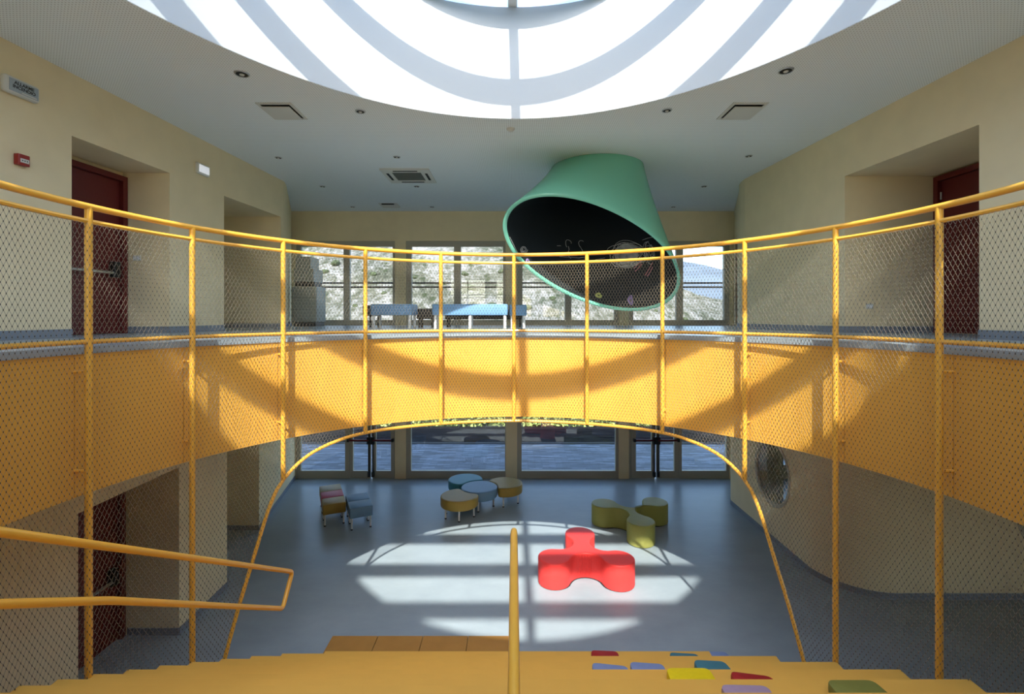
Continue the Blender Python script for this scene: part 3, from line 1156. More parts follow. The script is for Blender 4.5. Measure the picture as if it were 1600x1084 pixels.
pad('lemon yellow seat pad in the middle of the tiers', V_CYEL, 1.274, 1.68, 4.10, 0.38, z3, 0.10, 0.0, 0.03)
pad('bright dark red seat pad right of the lemon yellow pad', V_CRED, 1.80, 2.18, 4.07, 0.34, z3, 0.095, 0.06, 0.05)
pad('lilac seat pad on the tier nearest the viewer', V_CLIL, 1.468, 1.835, 3.48, 0.34, z4, 0.09, 0.01, 0.02)
pad('olive green seat pad at the right end of a tier', V_COLIVE, 2.25, 2.655, 3.51, 0.36, z4, 0.10, 0.0, 0.05)


# ================================================================ stools downstairs
def add_leg(root, x, y, h, r=0.019):
    leg = MB().tube([(x, y, 0.02), (x, y, h)], r, 10).build('leg', M_LEG, root, smooth=True)
    MB().lathe([(r + 0.004, 0.0), (r + 0.004, 0.02), (r, 0.024)], (x, y, 0), 10).build('foot', M_FOOT, leg)
    return leg


def square_stool(label, m, origin, ang, k):
    """k-th unit back from the origin corner; w along e1, d along e2"""
    a = math.radians(ang)
    e1, e2 = Vector((math.cos(a), math.sin(a), 0)), Vector((-math.sin(a), math.cos(a), 0))
    w, d = 0.465, 0.42
    c = Vector((*origin, 0)) + e1 * w / 2 + e2 * (d / 2 + k * (d + 0.006))
    t = thing('square_stool', label, 'stool', c, 'rectangular vinyl stools near the left wall')
    M = Matrix.Translation(c) @ Matrix.Rotation(a, 4, 'Z')
    MB().rbox(-w / 2, w / 2, -d / 2, d / 2, 0.245, 0.46, 0.022, M).build('seat', m, t, smooth=True)
    for sx in (-1, 1):
        for sy in (-1, 1):
            p = M @ Vector((sx * (w / 2 - 0.045), sy * (d / 2 - 0.04), 0))
            add_leg(t, p.x, p.y, 0.247)
    return t


O1, O2 = (-4.0, 10.12), (-3.375, 9.94)
square_stool('mustard rectangular stool at the front of the three in line', V_MUST, O1, 25, 0)
square_stool('raspberry rectangular stool between two yellow beige ones', V_PINK, O1, 25, 1)
square_stool('beige rectangular stool farthest back behind the raspberry one', V_BEIGE, O1, 25, 2)
square_stool('light blue rectangular stool, front one of the blue pair', V_LBLUE, O2, 25, 0)
square_stool('light blue rectangular stool, back one of the blue pair', V_LBLUE, O2, 25, 1)


def round_outline(c, r, bite=None, n=64):
    """circle, with a round bite taken out"""
    c = Vector(c)
    if bite is None:
        return [c + Vector((r * math.cos(2 * math.pi * k / n), r * math.sin(2 * math.pi * k / n))) for k in range(n)]
    b, br = Vector(bite[0]), bite[1]
    out = []
    for k in range(n):
        a = 2 * math.pi * k / n
        p = c + Vector((r * math.cos(a), r * math.sin(a)))
        if (p - b).length < br:
            # push to the bite circle along the ray from the stool's centre
            d = (p - c).normalized()
            o = c - b
            B, C_ = 2 * o.dot(d), o.length_squared - br * br
            disc = B * B - 4 * C_
            if disc > 0:
                s = (-B - math.sqrt(disc)) / 2
                if 0 < s < r:
                    p = c + d * s
        out.append(p)
    # soften the two horns
    for _ in range(2):
        out = [(out[i - 1] + 2 * out[i] + out[(i + 1) % n]) / 4 for i in range(n)]
    return out


def loft_seat(out, c, z0, z1, r=0.03):
    n = len(out)
    rows = [(z0, r * 0.8), (z0 + r * 0.3, r * 0.25), (z0 + r, 0), (z1 - r, 0), (z1 - r * 0.45, r * 0.15), (z1 - r * 0.12, r * 0.5), (z1, r * 1.0), (z1, r * 1.8)]
    nrm = []
    for i in range(n):
        t = (out[(i + 1) % n] - out[i - 1])
        t = Vector((t.y, -t.x)).normalized() if t.length > 1e-6 else Vector((0, 0))
        nrm.append(t)
    vs, fs = [], []
    for z, ins in rows:
        for p, q in zip(out, nrm):
            vs.append((p.x - q.x * ins, p.y - q.y * ins, z))
    m = len(rows)
    for k in range(m - 1):
        for i in range(n):
            j = (i + 1) % n
            fs.append((k * n + i, k * n + j, (k + 1) * n + j, (k + 1) * n + i))
    for base, flip in ((0, True), ((m - 1) * n, False)):
        tr = tessellate_polygon([[Vector((vs[base + i][0], vs[base + i][1], 0)) for i in range(n)]])
        for t in tr:
            fs.append(tuple(base + i for i in (reversed(t) if flip else t)))
    return MB().add(vs, fs)


def round_stool(label, m, c, bite, legs):
    t = thing('round_stool', label, 'stool', (*c, 0), 'round stools nested together by the window wall')
    loft_seat(round_outline(c, 0.42, bite), c, 0.245, 0.46).build('seat', m, t, smooth=True)
    for a in legs:
        add_leg(t, c[0] + 0.33 * math.cos(math.radians(a)), c[1] + 0.33 * math.sin(math.radians(a)), 0.247)
    return t


BC = (-0.805, 11.25)
round_stool('light blue full round stool in the middle of the round cluster', V_LBLUE, BC, None, (-90, 0, 90, 180))
round_stool('mustard round stool with a bite, front left of the cluster', V_MUST, (-1.206, 10.72), (BC, 0.435), (-150, -85, 160, -10))
round_stool('teal round stool with a bite at the back of the cluster', V_TEAL, (-1.18, 11.78), (BC, 0.435), (170, 100, 30, 215))
round_stool('mustard round stool with a bite, right side of the cluster', V_MUST, (-0.215, 11.53), (BC, 0.435), (-20, 80, -95, 150))


def trefoil_outline(lobes, r=0.27, rho=0.275, n_l=18, n_f=10):
    c = sum((Vector(l) for l in lobes), Vector((0, 0))) / 3
    ls = sorted((Vector(l) for l in lobes), key=lambda p: math.atan2((p - c).y, (p - c).x))
    out = []
    fil = []
    for i in range(3):
        A, B = ls[i], ls[(i + 1) % 3]
        mid = (A + B) / 2
        d = (mid - c).normalized()
        # fillet centre on the bisector, tangent to both lobes
        half = (B - A).length / 2
        s = math.sqrt(max((r + rho) ** 2 - half * half, 0.0001))
        cand = mid + d * s
        fil.append(cand)
    for i in range(3):
        L = ls[i]
        f_prev, f_next = fil[i - 1], fil[i]
        a0 = math.atan2((f_prev - L).y, (f_prev - L).x)
        a1_ = math.atan2((f_next - L).y, (f_next - L).x)
        while a1_ < a0:
            a1_ += 2 * math.pi
        for k in range(n_l + 1):
            a = a0 + (a1_ - a0) * k / n_l
            out.append(L + r * Vector((math.cos(a), math.sin(a))))
        Fc = f_next
        N = ls[(i + 1) % 3]
        b0 = math.atan2((L - Fc).y, (L - Fc).x)
        b1_ = math.atan2((N - Fc).y, (N - Fc).x)
        while b1_ > b0:
            b1_ -= 2 * math.pi
        for k in range(1, n_f):
            a = b0 + (b1_ - b0) * k / n_f
            out.append(Fc + rho * Vector((math.cos(a), math.sin(a))))
    return out, c, fil, ls


def trefoil(label, m, lobes, pleats=False):
    out, c, fil, ls = trefoil_outline(lobes)
    t = thing('trefoil_seat', label, 'seat', (c.x, c.y, 0))
    loft_seat(out, c, 0.012, 0.43, 0.018).build('body', m, t, smooth=True)
    loft_seat([c + (p - c) * 0.94 for p in out], c, 0.0, 0.014, 0.003).build('plinth', M_FOOT, t)
    if pleats:
        for Fc in fil:
            pl = MB()
            d = (c - Fc).normalized()
            a0 = math.atan2(d.y, d.x)
            for k in range(-3, 4):
                a = a0 + math.radians(k * 6.6)
                p = Fc + 0.2775 * Vector((math.cos(a), math.sin(a)))
                pl.tube([(p.x, p.y, 0.03), (p.x, p.y, 0.405)], 0.0125, 8)
            pl.build('pleat', m, t, smooth=True, kind='stuff')
    return t


trefoil('bright red three lobed seat standing in the sun patch', V_RED, [(0.67, 8.04), (1.725, 7.99), (1.215, 8.90)], True)
trefoil('olive green three lobed seat behind the red one', V_OLIVE, [(1.93, 10.33), (3.04, 10.42), (2.48, 9.45)])


# ================================================================ benches and copier on the gallery
def bench(label, x0, x1, y0, m, depth=0.5, top=H(0.25), th=0.23, legs=None, ang=0.0):
    t = thing('bench', label, 'bench', ((x0 + x1) / 2, y0 + depth / 2, Z_G), 'upholstered benches by the gallery windows')
    c = Vector(((x0 + x1) / 2, y0 + depth / 2, 0))
    M = Matrix.Translation(c) @ Matrix.Rotation(math.radians(ang), 4, 'Z') @ Matrix.Translation(-c)
    MB().rbox(x0, x1, y0, y0 + depth, top - th, top, 0.03, M).build('seat', m, t, smooth=True)
    for lx in (legs or (x0 + 0.06, x1 - 0.06)):
        for ly in (y0 + 0.05, y0 + depth - 0.05):
            p = M @ Vector((lx, ly, 0))
            MB().tube([(p.x, p.y, Z_G), (p.x, p.y, top - th + 0.01)], 0.03 if m is not V_BENCHBLK else 0.024, 10).build(
                'leg', M_LEG if m is not V_BENCHBLK else M_FOOT, t, smooth=True)
    return t


bench('long light blue bench with white legs in the middle', -1.67, -0.125, 9.85, V_BENCH, legs=(-1.61, -0.90, -0.185))
bench('short blue bench left of the long light blue one', -2.94, -2.07, 9.9, V_BENCH, ang=-3)
bench('short blue bench set back at the right end of the row', -0.10, 0.27, 10.15, V_BENCH, top=H(0.245), depth=0.5)
bench('black bench filling the gap between two blue benches', -2.12, -1.72, 10.5, V_BENCHBLK, top=H(0.17), depth=0.4)
bench('black bench end jutting out at the left of the row', -3.28, -2.98, 10.45, V_BENCHBLK, top=H(0.24), depth=0.45)
bench('long black bench behind the blue ones under the window', -1.6, 0.2, 11.2, V_BENCHBLK, top=H(0.16), depth=0.45)

cop = thing('photocopier', 'grey stacked photocopier in the left corner by the window', 'photocopier', (-5.13, 12.15, Z_G))
M_COP = mat('copier_grey', (0.36, 0.38, 0.35), 0.5)
M_COP2 = mat('copier_dark', (0.04, 0.042, 0.04), 0.5)
cx0, cx1, cy0, cy1 = -5.40, -4.87, 11.85, 12.45
MB().rbox(cx0 - 0.05, cx1 + 0.03, cy0, cy1, Z_G + 0.10, Z_G + 0.98, 0.025).build('cabinet', M_COP, cop, smooth=True)
MB().box(cx0, cx1, cy0 + 0.03, cy1 - 0.03, Z_G, Z_G + 0.1).build('plinth', M_COP2, cop)
for zz in (0.14, 0.42, 0.70):
    MB().rbox(cx0 - 0.02, cx1, cy0 - 0.014, cy0 + 0.002, Z_G + zz, Z_G + zz + 0.25, 0.006).build('drawer', M_COP, cop)
MB().box(cx0, cx1 - 0.05, cy0 + 0.08, cy1 - 0.05, Z_G + 0.98, Z_G + 1.1).build('output_tray', M_COP2, cop)
scn = MB().prism([(0, 0)] * 0 or [(cx0, cy0 + 0.02), (cx1 - 0.05, cy0 + 0.02), (cx1 - 0.05, cy1), (cx0, cy1)], Z_G + 1.1, Z_G + 1.42)
scn.prism([(cx0 + 0.02, cy0 + 0.06), (cx1 - 0.14, cy0 + 0.06), (cx1 - 0.14, cy1 - 0.02), (cx0 + 0.02, cy1 - 0.02)], Z_G + 1.42, Z_G + 1.72)
scn.build('scanner', M_COP, cop)

# ================================================================ green funnel hanging from the ceiling
fun = thing('hanging_funnel', 'big green funnel hanging from the ceiling with chalkboard inside', 'funnel', (1.55, 9.0, Z_C))
NT, NL = 96, 28
TC, TR = Vector((1.60, 9.36, Z_C - 0.002)), 0.88


def mouth(t, grow=0.0):
    ca, sa = math.cos(t), math.sin(t)
    rho = 0.455
    px = 924.5 + (138.5 - grow) * ca
    py = 393.0 + (91.5 - grow) * (rho * ca + math.sqrt(1 - rho * rho) * sa)
    k = (494 - py) / F
    yy = (8.8 + 0.85 * 1.15) / (1 + 0.85 * k)
    return Vector(((px - 803) / F * yy, yy, H(k * yy)))


MC = sum((mouth(2 * math.pi * i / 64) for i in range(64)), Vector()) / 64


def top_pt(t, r):
    # match mouth directions to the ceiling circle: t=0 right, pi/2 bottom (far), -pi/2 top (near)
    return Vector((TC.x + r * math.cos(t), TC.y + r * math.sin(t), TC.z))


TSH = 0.35


def shell_pt(t, s, inner=0.0):
    m = mouth(t)
    m = m + (MC - m).normalized() * inner
    a = top_pt(t + TSH, TR - inner)
    u = 1 - s
    return u * u * a + 2 * u * s * (0.5 * (a + m) + Vector((0, 0, -0.03))) + s * s * m


def shell(inner, s0=0.0, s1=1.0):
    vs, fs = [], []
    for j in range(NL + 1):
        s = s0 + (s1 - s0) * j / NL
        for i in range(NT):
            vs.append(shell_pt(2 * math.pi * i / NT, s, inner))
    for j in range(NL):
        for i in range(NT):
            k = (i + 1) % NT
            fs.append((j * NT + i, j * NT + k, (j + 1) * NT + k, (j + 1) * NT + i))
    return vs, fs


vs, fs = shell(0.0)
# rolled lip at the mouth
lip_n = 6
lastring = NL * NT
vo, fo = list(vs), list(fs)
for q in range(1, lip_n + 1):
    a = math.pi * q / lip_n
    for i in range(NT):
        t = 2 * math.pi * i / NT
        m = mouth(t)
        inn = (MC - m).normalized()
        ax = (shell_pt(t, 1.0) - shell_pt(t, 0.96)).normalized()
        vo.append(m + inn * (0.036 * (1 - math.cos(a))) + ax * (0.036 * math.sin(a)))
    b0 = NL * NT + (q - 1) * NT
    for i in range(NT):
        k = (i + 1) % NT
        fo.append((b0 + i, b0 + k, b0 + NT + k, b0 + NT + i))
MB().add(vo, fo).build('shell', M_GREEN, fun, smooth=True, fix=True)
vs2, fs2 = shell(0.07, 0.08, 1.0)
cap = tuple(range(NT))
MB().add(vs2, fs2 + [cap]).build('lining', M_CHALKBOARD, fun, smooth=True)


from mathutils.bvhtree import BVHTree
LIN = BVHTree.FromPolygons([tuple(v) for v in vs2], fs2)
EYE_P = Vector((0, 0, EYE))


def on_lining(px, py, lift=0.006):
    """the spot of the lining that the photograph shows at this pixel"""
    d = Vector(((px - 803) / F, 1.0, (494 - py) / F)).normalized()
    hit = LIN.ray_cast(EYE_P + d * 7.0, d)
    if hit[0] is None:
        return None
    p, n = hit[0], hit[1]
    # the far side of the lining is what shows through the mouth: take the last hit
    q = LIN.ray_cast(p + d * 0.05, d)
    if q[0] is not None:
        p, n = q[0], q[1]
    if n.dot(d) > 0:
        n = -n
    return p + n * lift


def chalk(paths, m, r=0.005, name='chalk_drawing'):
    """strokes of chalk lying on the lining"""
    for path in paths:
        pts = [on_lining(*p) for p in path]
        pts = [p for p in pts if p is not None]
        if len(pts) > 1:
            MB().tube(pts, r, 4).build(name, m, fun)


def ring_px(cx, cy, rx, ry, turns=1.0, n=30, wob=0.05, spiral=0.0, ph=0.0):
    o = []
    for k in range(int(n * turns) + 1):
        a = 2 * math.pi * k / n + ph
        g = (1 - spiral * k / (n * turns)) * (1 + wob * math.sin(3 * a + cx))
        o.append((cx + rx * g * math.cos(a), cy + ry * g * math.sin(a)))
    return o


rc = random.Random(4)
chalk([ring_px(979 + rc.uniform(-5, 4), 398 + rc.uniform(-3, 3), rc.uniform(19, 32), rc.uniform(15, 24), rc.uniform(0.45, 1.3), 26, rc.uniform(0.05, 0.16), rc.uniform(0, 0.15), rc.uniform(0, 6)) for k in range(9)], M_CHALK, 0.0042)
chalk([ring_px(1016 + rc.uniform(-4, 4), 392 + rc.uniform(-4, 4), rc.uniform(5, 11), rc.uniform(8, 17), rc.uniform(0.5, 1.1), 22, 0.15, 0.1, rc.uniform(0, 6)) for k in range(6)], M_CHALKG, 0.0055)
disc = [on_lining(979, 397, 0.004)] + [on_lining(979 + 19 * math.cos(a), 397 + 16 * math.sin(a), 0.004) for a in np.linspace(0, 2 * math.pi, 37)]
if all(p is not None for p in disc):
    MB().add(disc, [(0, i, i + 1) for i in range(1, len(disc) - 1)]).build('chalk_disc', M_CHALKG, fun)
chalk([ring_px(818, 390, 6, 6, 2.6, 24, 0.03, 0.75), ring_px(888, 380, 5, 6, 0.7, 20, 0.1, 0.2, 2.0), ring_px(908, 381, 4, 6, 0.55, 20, 0.1, 0.1, 2.2)], M_CHALK, 0.004)
chalk([[(888, 385), (889, 390), (886, 398), (892, 404)], [(906, 385), (909, 390), (911, 394)], [(874, 401), (890, 402), (905, 403), (920, 401)],
       [(870, 384), (876, 384)], [(930, 406), (945, 403)], [(796, 370), (801, 380), (806, 390), (811, 398)],
       [(1004, 375), (1012, 372), (1022, 370)]], M_CHALK, 0.004)
chalk([[(990, 420), (994, 416), (998, 412), (1002, 408)], [(992, 424), (998, 419), (1003, 412)], [(1008, 430), (1012, 424), (1016, 417), (1020, 410)],
       [(1011, 432), (1016, 425), (1020, 417)]], M_CHALKP, 0.009)
chalk([ring_px(935, 461, 5, 4, 2.0, 16, 0.1, 0.7)], M_CHALKY, 0.014)
chalk([ring_px(985, 468, 4, 8, 2.0, 16, 0.2, 0.6), ring_px(824, 408, 3, 4, 2.0, 16, 0.1, 0.6)], M_CHALKV, 0.011)


# ================================================================ ceiling fittings
def cpt(px, py):
    s = (494 - py) / 2.855
    return (px - 803) / s, F / s


def downlight(label, px, py, r=0.062):
    x, y = cpt(px, py)
    t = thing('downlight', label, 'downlight', (x, y, Z_C), 'recessed spotlights in the gallery ceiling')
    n = 24
    prof = [(r, 0.0), (r, -0.008), (r * 0.92, -0.012), (r * 0.78, -0.010), (r * 0.76, 0.0)]
    MB().lathe(prof, (x, y, Z_C), n).build('trim_ring', M_CHROME, t, smooth=True)
    MB().lathe([(r * 0.74, -0.011), (r * 0.5, -0.0115), (r * 0.2, -0.012)], (x, y, Z_C), 18).build('baffle', M_DARKVENT, t)
    MB().lathe([(r * 0.34, -0.012), (r * 0.3, -0.02), (r * 0.12, -0.026)], (x, y, Z_C), 14).build('bulb', M_PLASTIC, t, smooth=True)
    return t


downlight('spotlight close to the left rim of the skylight', 378, 115, 0.085)
downlight('spotlight close to the right rim of the skylight', 1228, 110, 0.085)
downlight('spotlight between the left square diffuser and the skylight', 563, 173.5, 0.07)
downlight('spotlight between the right square diffuser and the skylight', 1042, 172, 0.07)
downlight('spotlight behind the left square diffuser towards the left wall', 435, 246)
downlight('spotlight just in front of the square air conditioner', 620, 245)
downlight('spotlight just behind the square air conditioner', 651, 291)
downlight('spotlight nearest the end of the right upper wall', 1170, 243.5)
downlight('spotlight between the green funnel and the right wall corner', 1100, 291)
downlight('spotlight left of the air conditioner near the left wall corner', 504, 291)
downlight('spotlight farthest left along the window wall', 551, 323)
downlight('spotlight right of the small dark diffuser along the window wall', 675, 323)
downlight('spotlight right of the green funnel along the window wall', 1052, 323)
x, y = cpt(798, 201)
t = thing('smoke_detector', 'round white smoke detector under the middle of the skylight rim', 'detector', (x, y, Z_C))
MB().lathe([(0.055, 0.0), (0.055, -0.012), (0.046, -0.03), (0.03, -0.042), (0.01, -0.045)], (x, y, Z_C), 24).build('body', M_PLASTIC, t, smooth=True)
MB().lathe([(0.066, 0.0), (0.066, -0.008), (0.06, -0.011)], (x, y, Z_C), 24).build('base', M_PLASTIC, t, smooth=True)

for sgn, (xa, xb) in ((-1, (-3.44, -3.0)), (1, (2.95, 3.39))):
    side = 'left' if sgn < 0 else 'right'
    t = thing('ceiling_diffuser', 'square plate diffuser hanging under the ceiling on the %s' % side, 'vent', ((xa + xb) / 2, 6.72, Z_C), 'square plate air diffusers')
    fr = MB()
    frame = [(xa - 0.02, xa + 0.02), (xb - 0.02, xb + 0.02)]
    for q0, q1 in frame:
        fr.box(q0, q1, 6.46, 7.0, Z_C - 0.012, Z_C)
    fr.box(xa + 0.02, xb - 0.02, 6.46, 6.5, Z_C - 0.012, Z_C).box(xa + 0.02, xb - 0.02, 6.96, 7.0, Z_C - 0.012, Z_C)
    fr.build('frame', M_PLASTIC, t)
    MB().box(xa + 0.02, xb - 0.02, 6.5, 6.96, Z_C - 0.003, Z_C - 0.001).build('throat', M_DARKVENT, t)
    MB().rbox(xa + 0.035, xb - 0.035, 6.53, 6.95, Z_C - 0.036, Z_C - 0.022, 0.005).build('plate', M_PLASTIC, t)
    MB().box((xa + xb) / 2 - 0.02, (xa + xb) / 2 + 0.02, 6.7, 6.76, Z_C - 0.023, Z_C - 0.002).build('stem', M_DARKVENT, t)
t = thing('ceiling_diffuser', 'small dark square diffuser close to the window wall', 'vent', (-3.18, 12.4, Z_C), None)
MB().box(-3.42, -2.95, 12.2, 12.62, Z_C - 0.012, Z_C).build('frame', M_PLASTIC, t)
MB().box(-3.34, -3.03, 12.195, 12.24, Z_C - 0.035, Z_C - 0.0125).build('slot', M_DARKVENT, t)
MB().rbox(-3.40, -2.97, 12.25, 12.6, Z_C - 0.04, Z_C - 0.025, 0.005).build('plate', M_PLASTIC, t)

ac = thing('ceiling_air_conditioner', 'white square cassette air conditioner in the gallery ceiling', 'air conditioner', (-2.1, 9.8, Z_C))
ax0, ax1, ay0, ay1 = -2.60, -1.645, 9.33, 10.28
pb = MB()
pb.box(ax0, ax1, ay0, ay0 + 0.19, Z_C - 0.03, Z_C).box(ax0, ax1, ay1 - 0.19, ay1, Z_C - 0.03, Z_C)
pb.box(ax0, ax0 + 0.19, ay0 + 0.19, ay1 - 0.19, Z_C - 0.03, Z_C).box(ax1 - 0.19, ax1, ay0 + 0.19, ay1 - 0.19, Z_C - 0.03, Z_C)
pb.build('panel', M_PLASTIC, ac)
MB().box(ax0 + 0.19, ax1 - 0.19, ay0 + 0.19, ay1 - 0.19, Z_C - 0.008, Z_C - 0.002).build('intake', M_DARKVENT, ac)
M_SLAT = mat('vent_slat_grey', (0.16, 0.18, 0.17), 0.6)
yy = ay0 + 0.21
while yy < ay1 - 0.21:
    MB().box(ax0 + 0.195, ax1 - 0.195, yy, yy + 0.018, Z_C - 0.026, Z_C - 0.012).build('slat', M_SLAT, ac)
    yy += 0.042
for (q0, q1, r0, r1) in ((ax0 + 0.24, ax1 - 0.24, ay0 + 0.07, ay0 + 0.12), (ax0 + 0.24, ax1 - 0.24, ay1 - 0.12, ay1 - 0.07),
                         (ax0 + 0.07, ax0 + 0.12, ay0 + 0.24, ay1 - 0.24), (ax1 - 0.12, ax1 - 0.07, ay0 + 0.24, ay1 - 0.24)):
    MB().box(q0, q1, r0, r1, Z_C - 0.034, Z_C - 0.0305).build('outlet', M_DARKVENT, ac)


# ================================================================ fittings on the left upper wall
def wall_frame(yc, h, z_off=0.0):
    """matrix: x along the wall (towards the windows), y out of the wall, z up"""
    d = Vector((0.0718, 1, 0)).normalized()
    n = Vector((d.y, -d.x, 0))
    return Matrix(((d.x, n.x, 0, XL(yc)), (d.y, n.y, 0, yc), (0, 0, 1, H(h)), (0, 0, 0, 1)))


M = wall_frame(5.10, 2.395)
t = thing('fire_alarm_sign', 'grey fire alarm sign reading ALLARME INCENDIO on the left wall', 'sign', M.translation)
MB().rbox(-0.175, 0.175, 0.0, 0.07, -0.088, 0.088, 0.03, M).build('housing', M_PLASTIC, t, smooth=True)
MB().box(-0.135, 0.15, 0.0705, 0.0735, -0.066, 0.062, M).build('face', M_SIGN, t)
for txt, dz in (('ALLARME', 0.014), ('INCENDIO', -0.027)):
    cu = bpy.data.curves.new('lettering', 'FONT')
    cu.body = txt
    cu.size = 0.046
    cu.extrude = 0.0006
    cu.offset = 0.0012
    cu.align_x = 'CENTER'
    cu.materials.append(M_INK)
    tmp = bpy.data.objects.new('lettering_source', cu)
    COL.objects.link(tmp)
    bpy.context.view_layer.update()
    me = bpy.data.meshes.new_from_object(tmp.evaluated_get(bpy.context.evaluated_depsgraph_get()))
    bpy.data.objects.remove(tmp)
    me.name = 'lettering'
    o = bpy.data.objects.new('lettering', me)
    COL.objects.link(o)
    o.parent = t
    # the face looks out of the wall (+y); readable left to right as seen from the hall
    lx = M.to_3x3() @ Vector((1, 0, 0))
    ly = M.to_3x3() @ Vector((0, 1, 0))
    R = Matrix((lx, Vector((0, 0, 1)), ly)).transposed()
    if R.determinant() < 0:
        R = Matrix((-lx, Vector((0, 0, 1)), ly)).transposed()
    o.rotation_euler = R.to_euler()
    o.location = (M @ Vector((0.008, 0.0745, dz))) - M.translation
MB().rbox(-0.02, 0.13, 0.0705, 0.078, -0.06, -0.048, 0.003, M).build('lamp_strip', M_PLASTIC, t)

M = wall_frame(5.12, 1.65)
t = thing('call_point', 'red break glass alarm box on the left wall under the alarm sign', 'alarm box', M.translation)
MB().rbox(-0.058, 0.058, 0.0, 0.06, -0.058, 0.058, 0.008, M).build('box', M_RED, t, smooth=True)
MB().box(-0.04, 0.045, 0.0605, 0.0625, -0.03, 0.012, M).build('plate', M_PLASTIC, t)
dm = MB()
for k in (-0.02, 0.003, 0.026):
    dm.box(k - 0.006, k + 0.006, 0.063, 0.0638, -0.014, -0.003, M)
dm.build('mark', M_INK, t)

M = wall_frame(7.80, 2.36)
t = thing('emergency_light', 'small white emergency light high on the left wall', 'light', M.translation)
MB().rbox(-0.14, 0.14, 0.0, 0.05, -0.085, 0.085, 0.015, M).build('housing', M_PLASTIC, t, smooth=True)
M_LENS = mat('white_lens', (0.85, 0.86, 0.9), 0.3)
M_LAMP = mat('lit_lamp_lens', (0.85, 0.86, 0.9), 0.3)
M_LAMP.node_tree.nodes['Principled BSDF'].inputs['Emission Color'].default_value = (0.9, 0.93, 1, 1)
M_LAMP.node_tree.nodes['Principled BSDF'].inputs['Emission Strength'].default_value = 0.25
MB().rbox(-0.11, 0.11, 0.05, 0.064, -0.06, 0.06, 0.01, M).build('lens', M_LAMP, t, smooth=True)

# switches on the reveals
t = thing('light_switch', 'light switch plate in the left door recess', 'switch', (-5.57, a2, H(0.86)))
MB().rbox(-5.63, -5.51, a2 - 0.012, a2 - 0.0005, H(0.82), H(0.90), 0.005).build('plate', M_PLASTIC, t)
for k in (-5.60, -5.54):
    MB().rbox(k - 0.02, k + 0.02, a2 - 0.018, a2 - 0.012, H(0.84), H(0.88), 0.003).build('rocker', M_LENS, t)
t = thing('light_switch', 'light switch plate in the right door recess', 'switch', (5.37, c2, H(0.14)))
MB().rbox(5.32, 5.43, c2 - 0.012, c2 - 0.0005, H(0.11), H(0.19), 0.005).build('plate', M_PLASTIC, t)
for k in (5.35, 5.40):
    MB().rbox(k - 0.018, k + 0.018, c2 - 0.018, c2 - 0.012, H(0.13), H(0.17), 0.003).build('rocker', M_LENS, t)

# ================================================================ outside
def paving_material():
    m = mat('stone_paving', (0.30, 0.33, 0.40), 0.6)
    nt = m.node_tree
    b = nt.nodes['Principled BSDF']
    tc = nt.nodes.new('ShaderNodeTexCoord')
    br = nt.nodes.new('ShaderNodeTexBrick')
    br.inputs['Scale'].default_value = 1.0
    br.inputs['Brick Width'].default_value = 0.42
    br.inputs['Row Height'].default_value = 0.12
    br.inputs['Mortar Size'].default_value = 0.008
    br.inputs['Bias'].default_value = 0.0
    br.inputs['Color1'].default_value = (0.06, 0.075, 0.10, 1)
    br.inputs['Color2'].default_value = (0.17, 0.20, 0.25, 1)
    br.inputs['Mortar'].default_value = (0.05, 0.06, 0.08, 1)
    nt.links.new(tc.outputs['Object'], br.inputs['Vector'])
    mp = nt.nodes.new('ShaderNodeMapping')
    mp.inputs['Scale'].default_value = (1.1, 7.0, 1)
    nz = nt.nodes.new('ShaderNodeTexNoise')
    nz.inputs['Scale'].default_value = 1.0
    nz.inputs['Detail'].default_value = 4
    rr = nt.nodes.new('ShaderNodeMapRange')
    rr.inputs['From Min'].default_value = 0.32
    rr.inputs['From Max'].default_value = 0.68
    rr.inputs['To Min'].default_value = 0.35
    rr.inputs['To Max'].default_value = 1.6
    sc = nt.nodes.new('ShaderNodeVectorMath')
    sc.operation = 'SCALE'
    nt.links.new(tc.outputs['Object'], mp.inputs[0])
    nt.links.new(mp.outputs[0], nz.inputs['Vector'])
    nt.links.new(nz.outputs['Fac'], rr.inputs[0])
    nt.links.new(br.outputs['Color'], sc.inputs[0])
    nt.links.new(rr.outputs[0], sc.inputs['Scale'])
    nt.links.new(sc.outputs[0], b.inputs['Base Color'])
    return m


MB().box(-12, 14, Y_B + 0.3, 16.8, -0.25, -0.02).build('terrace_paving', paving_material(), kind='structure')
MB().box(-12, 14, 16.8, 17.0, -0.25, 0.0).build('terrace_kerb', mat('kerb_dark', (0.03, 0.03, 0.03), 0.9), kind='structure')


def grid_mesh(name, X, Yv, zf, m, kind='structure'):
    vs, fs = [], []
    for yv in Yv:
        for xv in X:
            vs.append((xv, yv, zf(xv, yv)))
    nx = len(X)
    for j in range(len(Yv) - 1):
        for i in range(nx - 1):
            fs.append((j * nx + i, j * nx + i + 1, (j + 1) * nx + i + 1, (j + 1) * nx + i))
    return MB().add(vs, fs).build(name, m, kind=kind, smooth=True)


M_DIRT = mat('dark_garden_soil', (0.022, 0.021, 0.022), 0.95, spec=0.0, noise=0.4, nscale=1.5)
grid_mesh('garden_ground', np.linspace(-30, 30, 31), np.linspace(17.0, 34, 18), lambda x, y: -0.1 - 0.14 * (y - 17.0), M_DIRT)


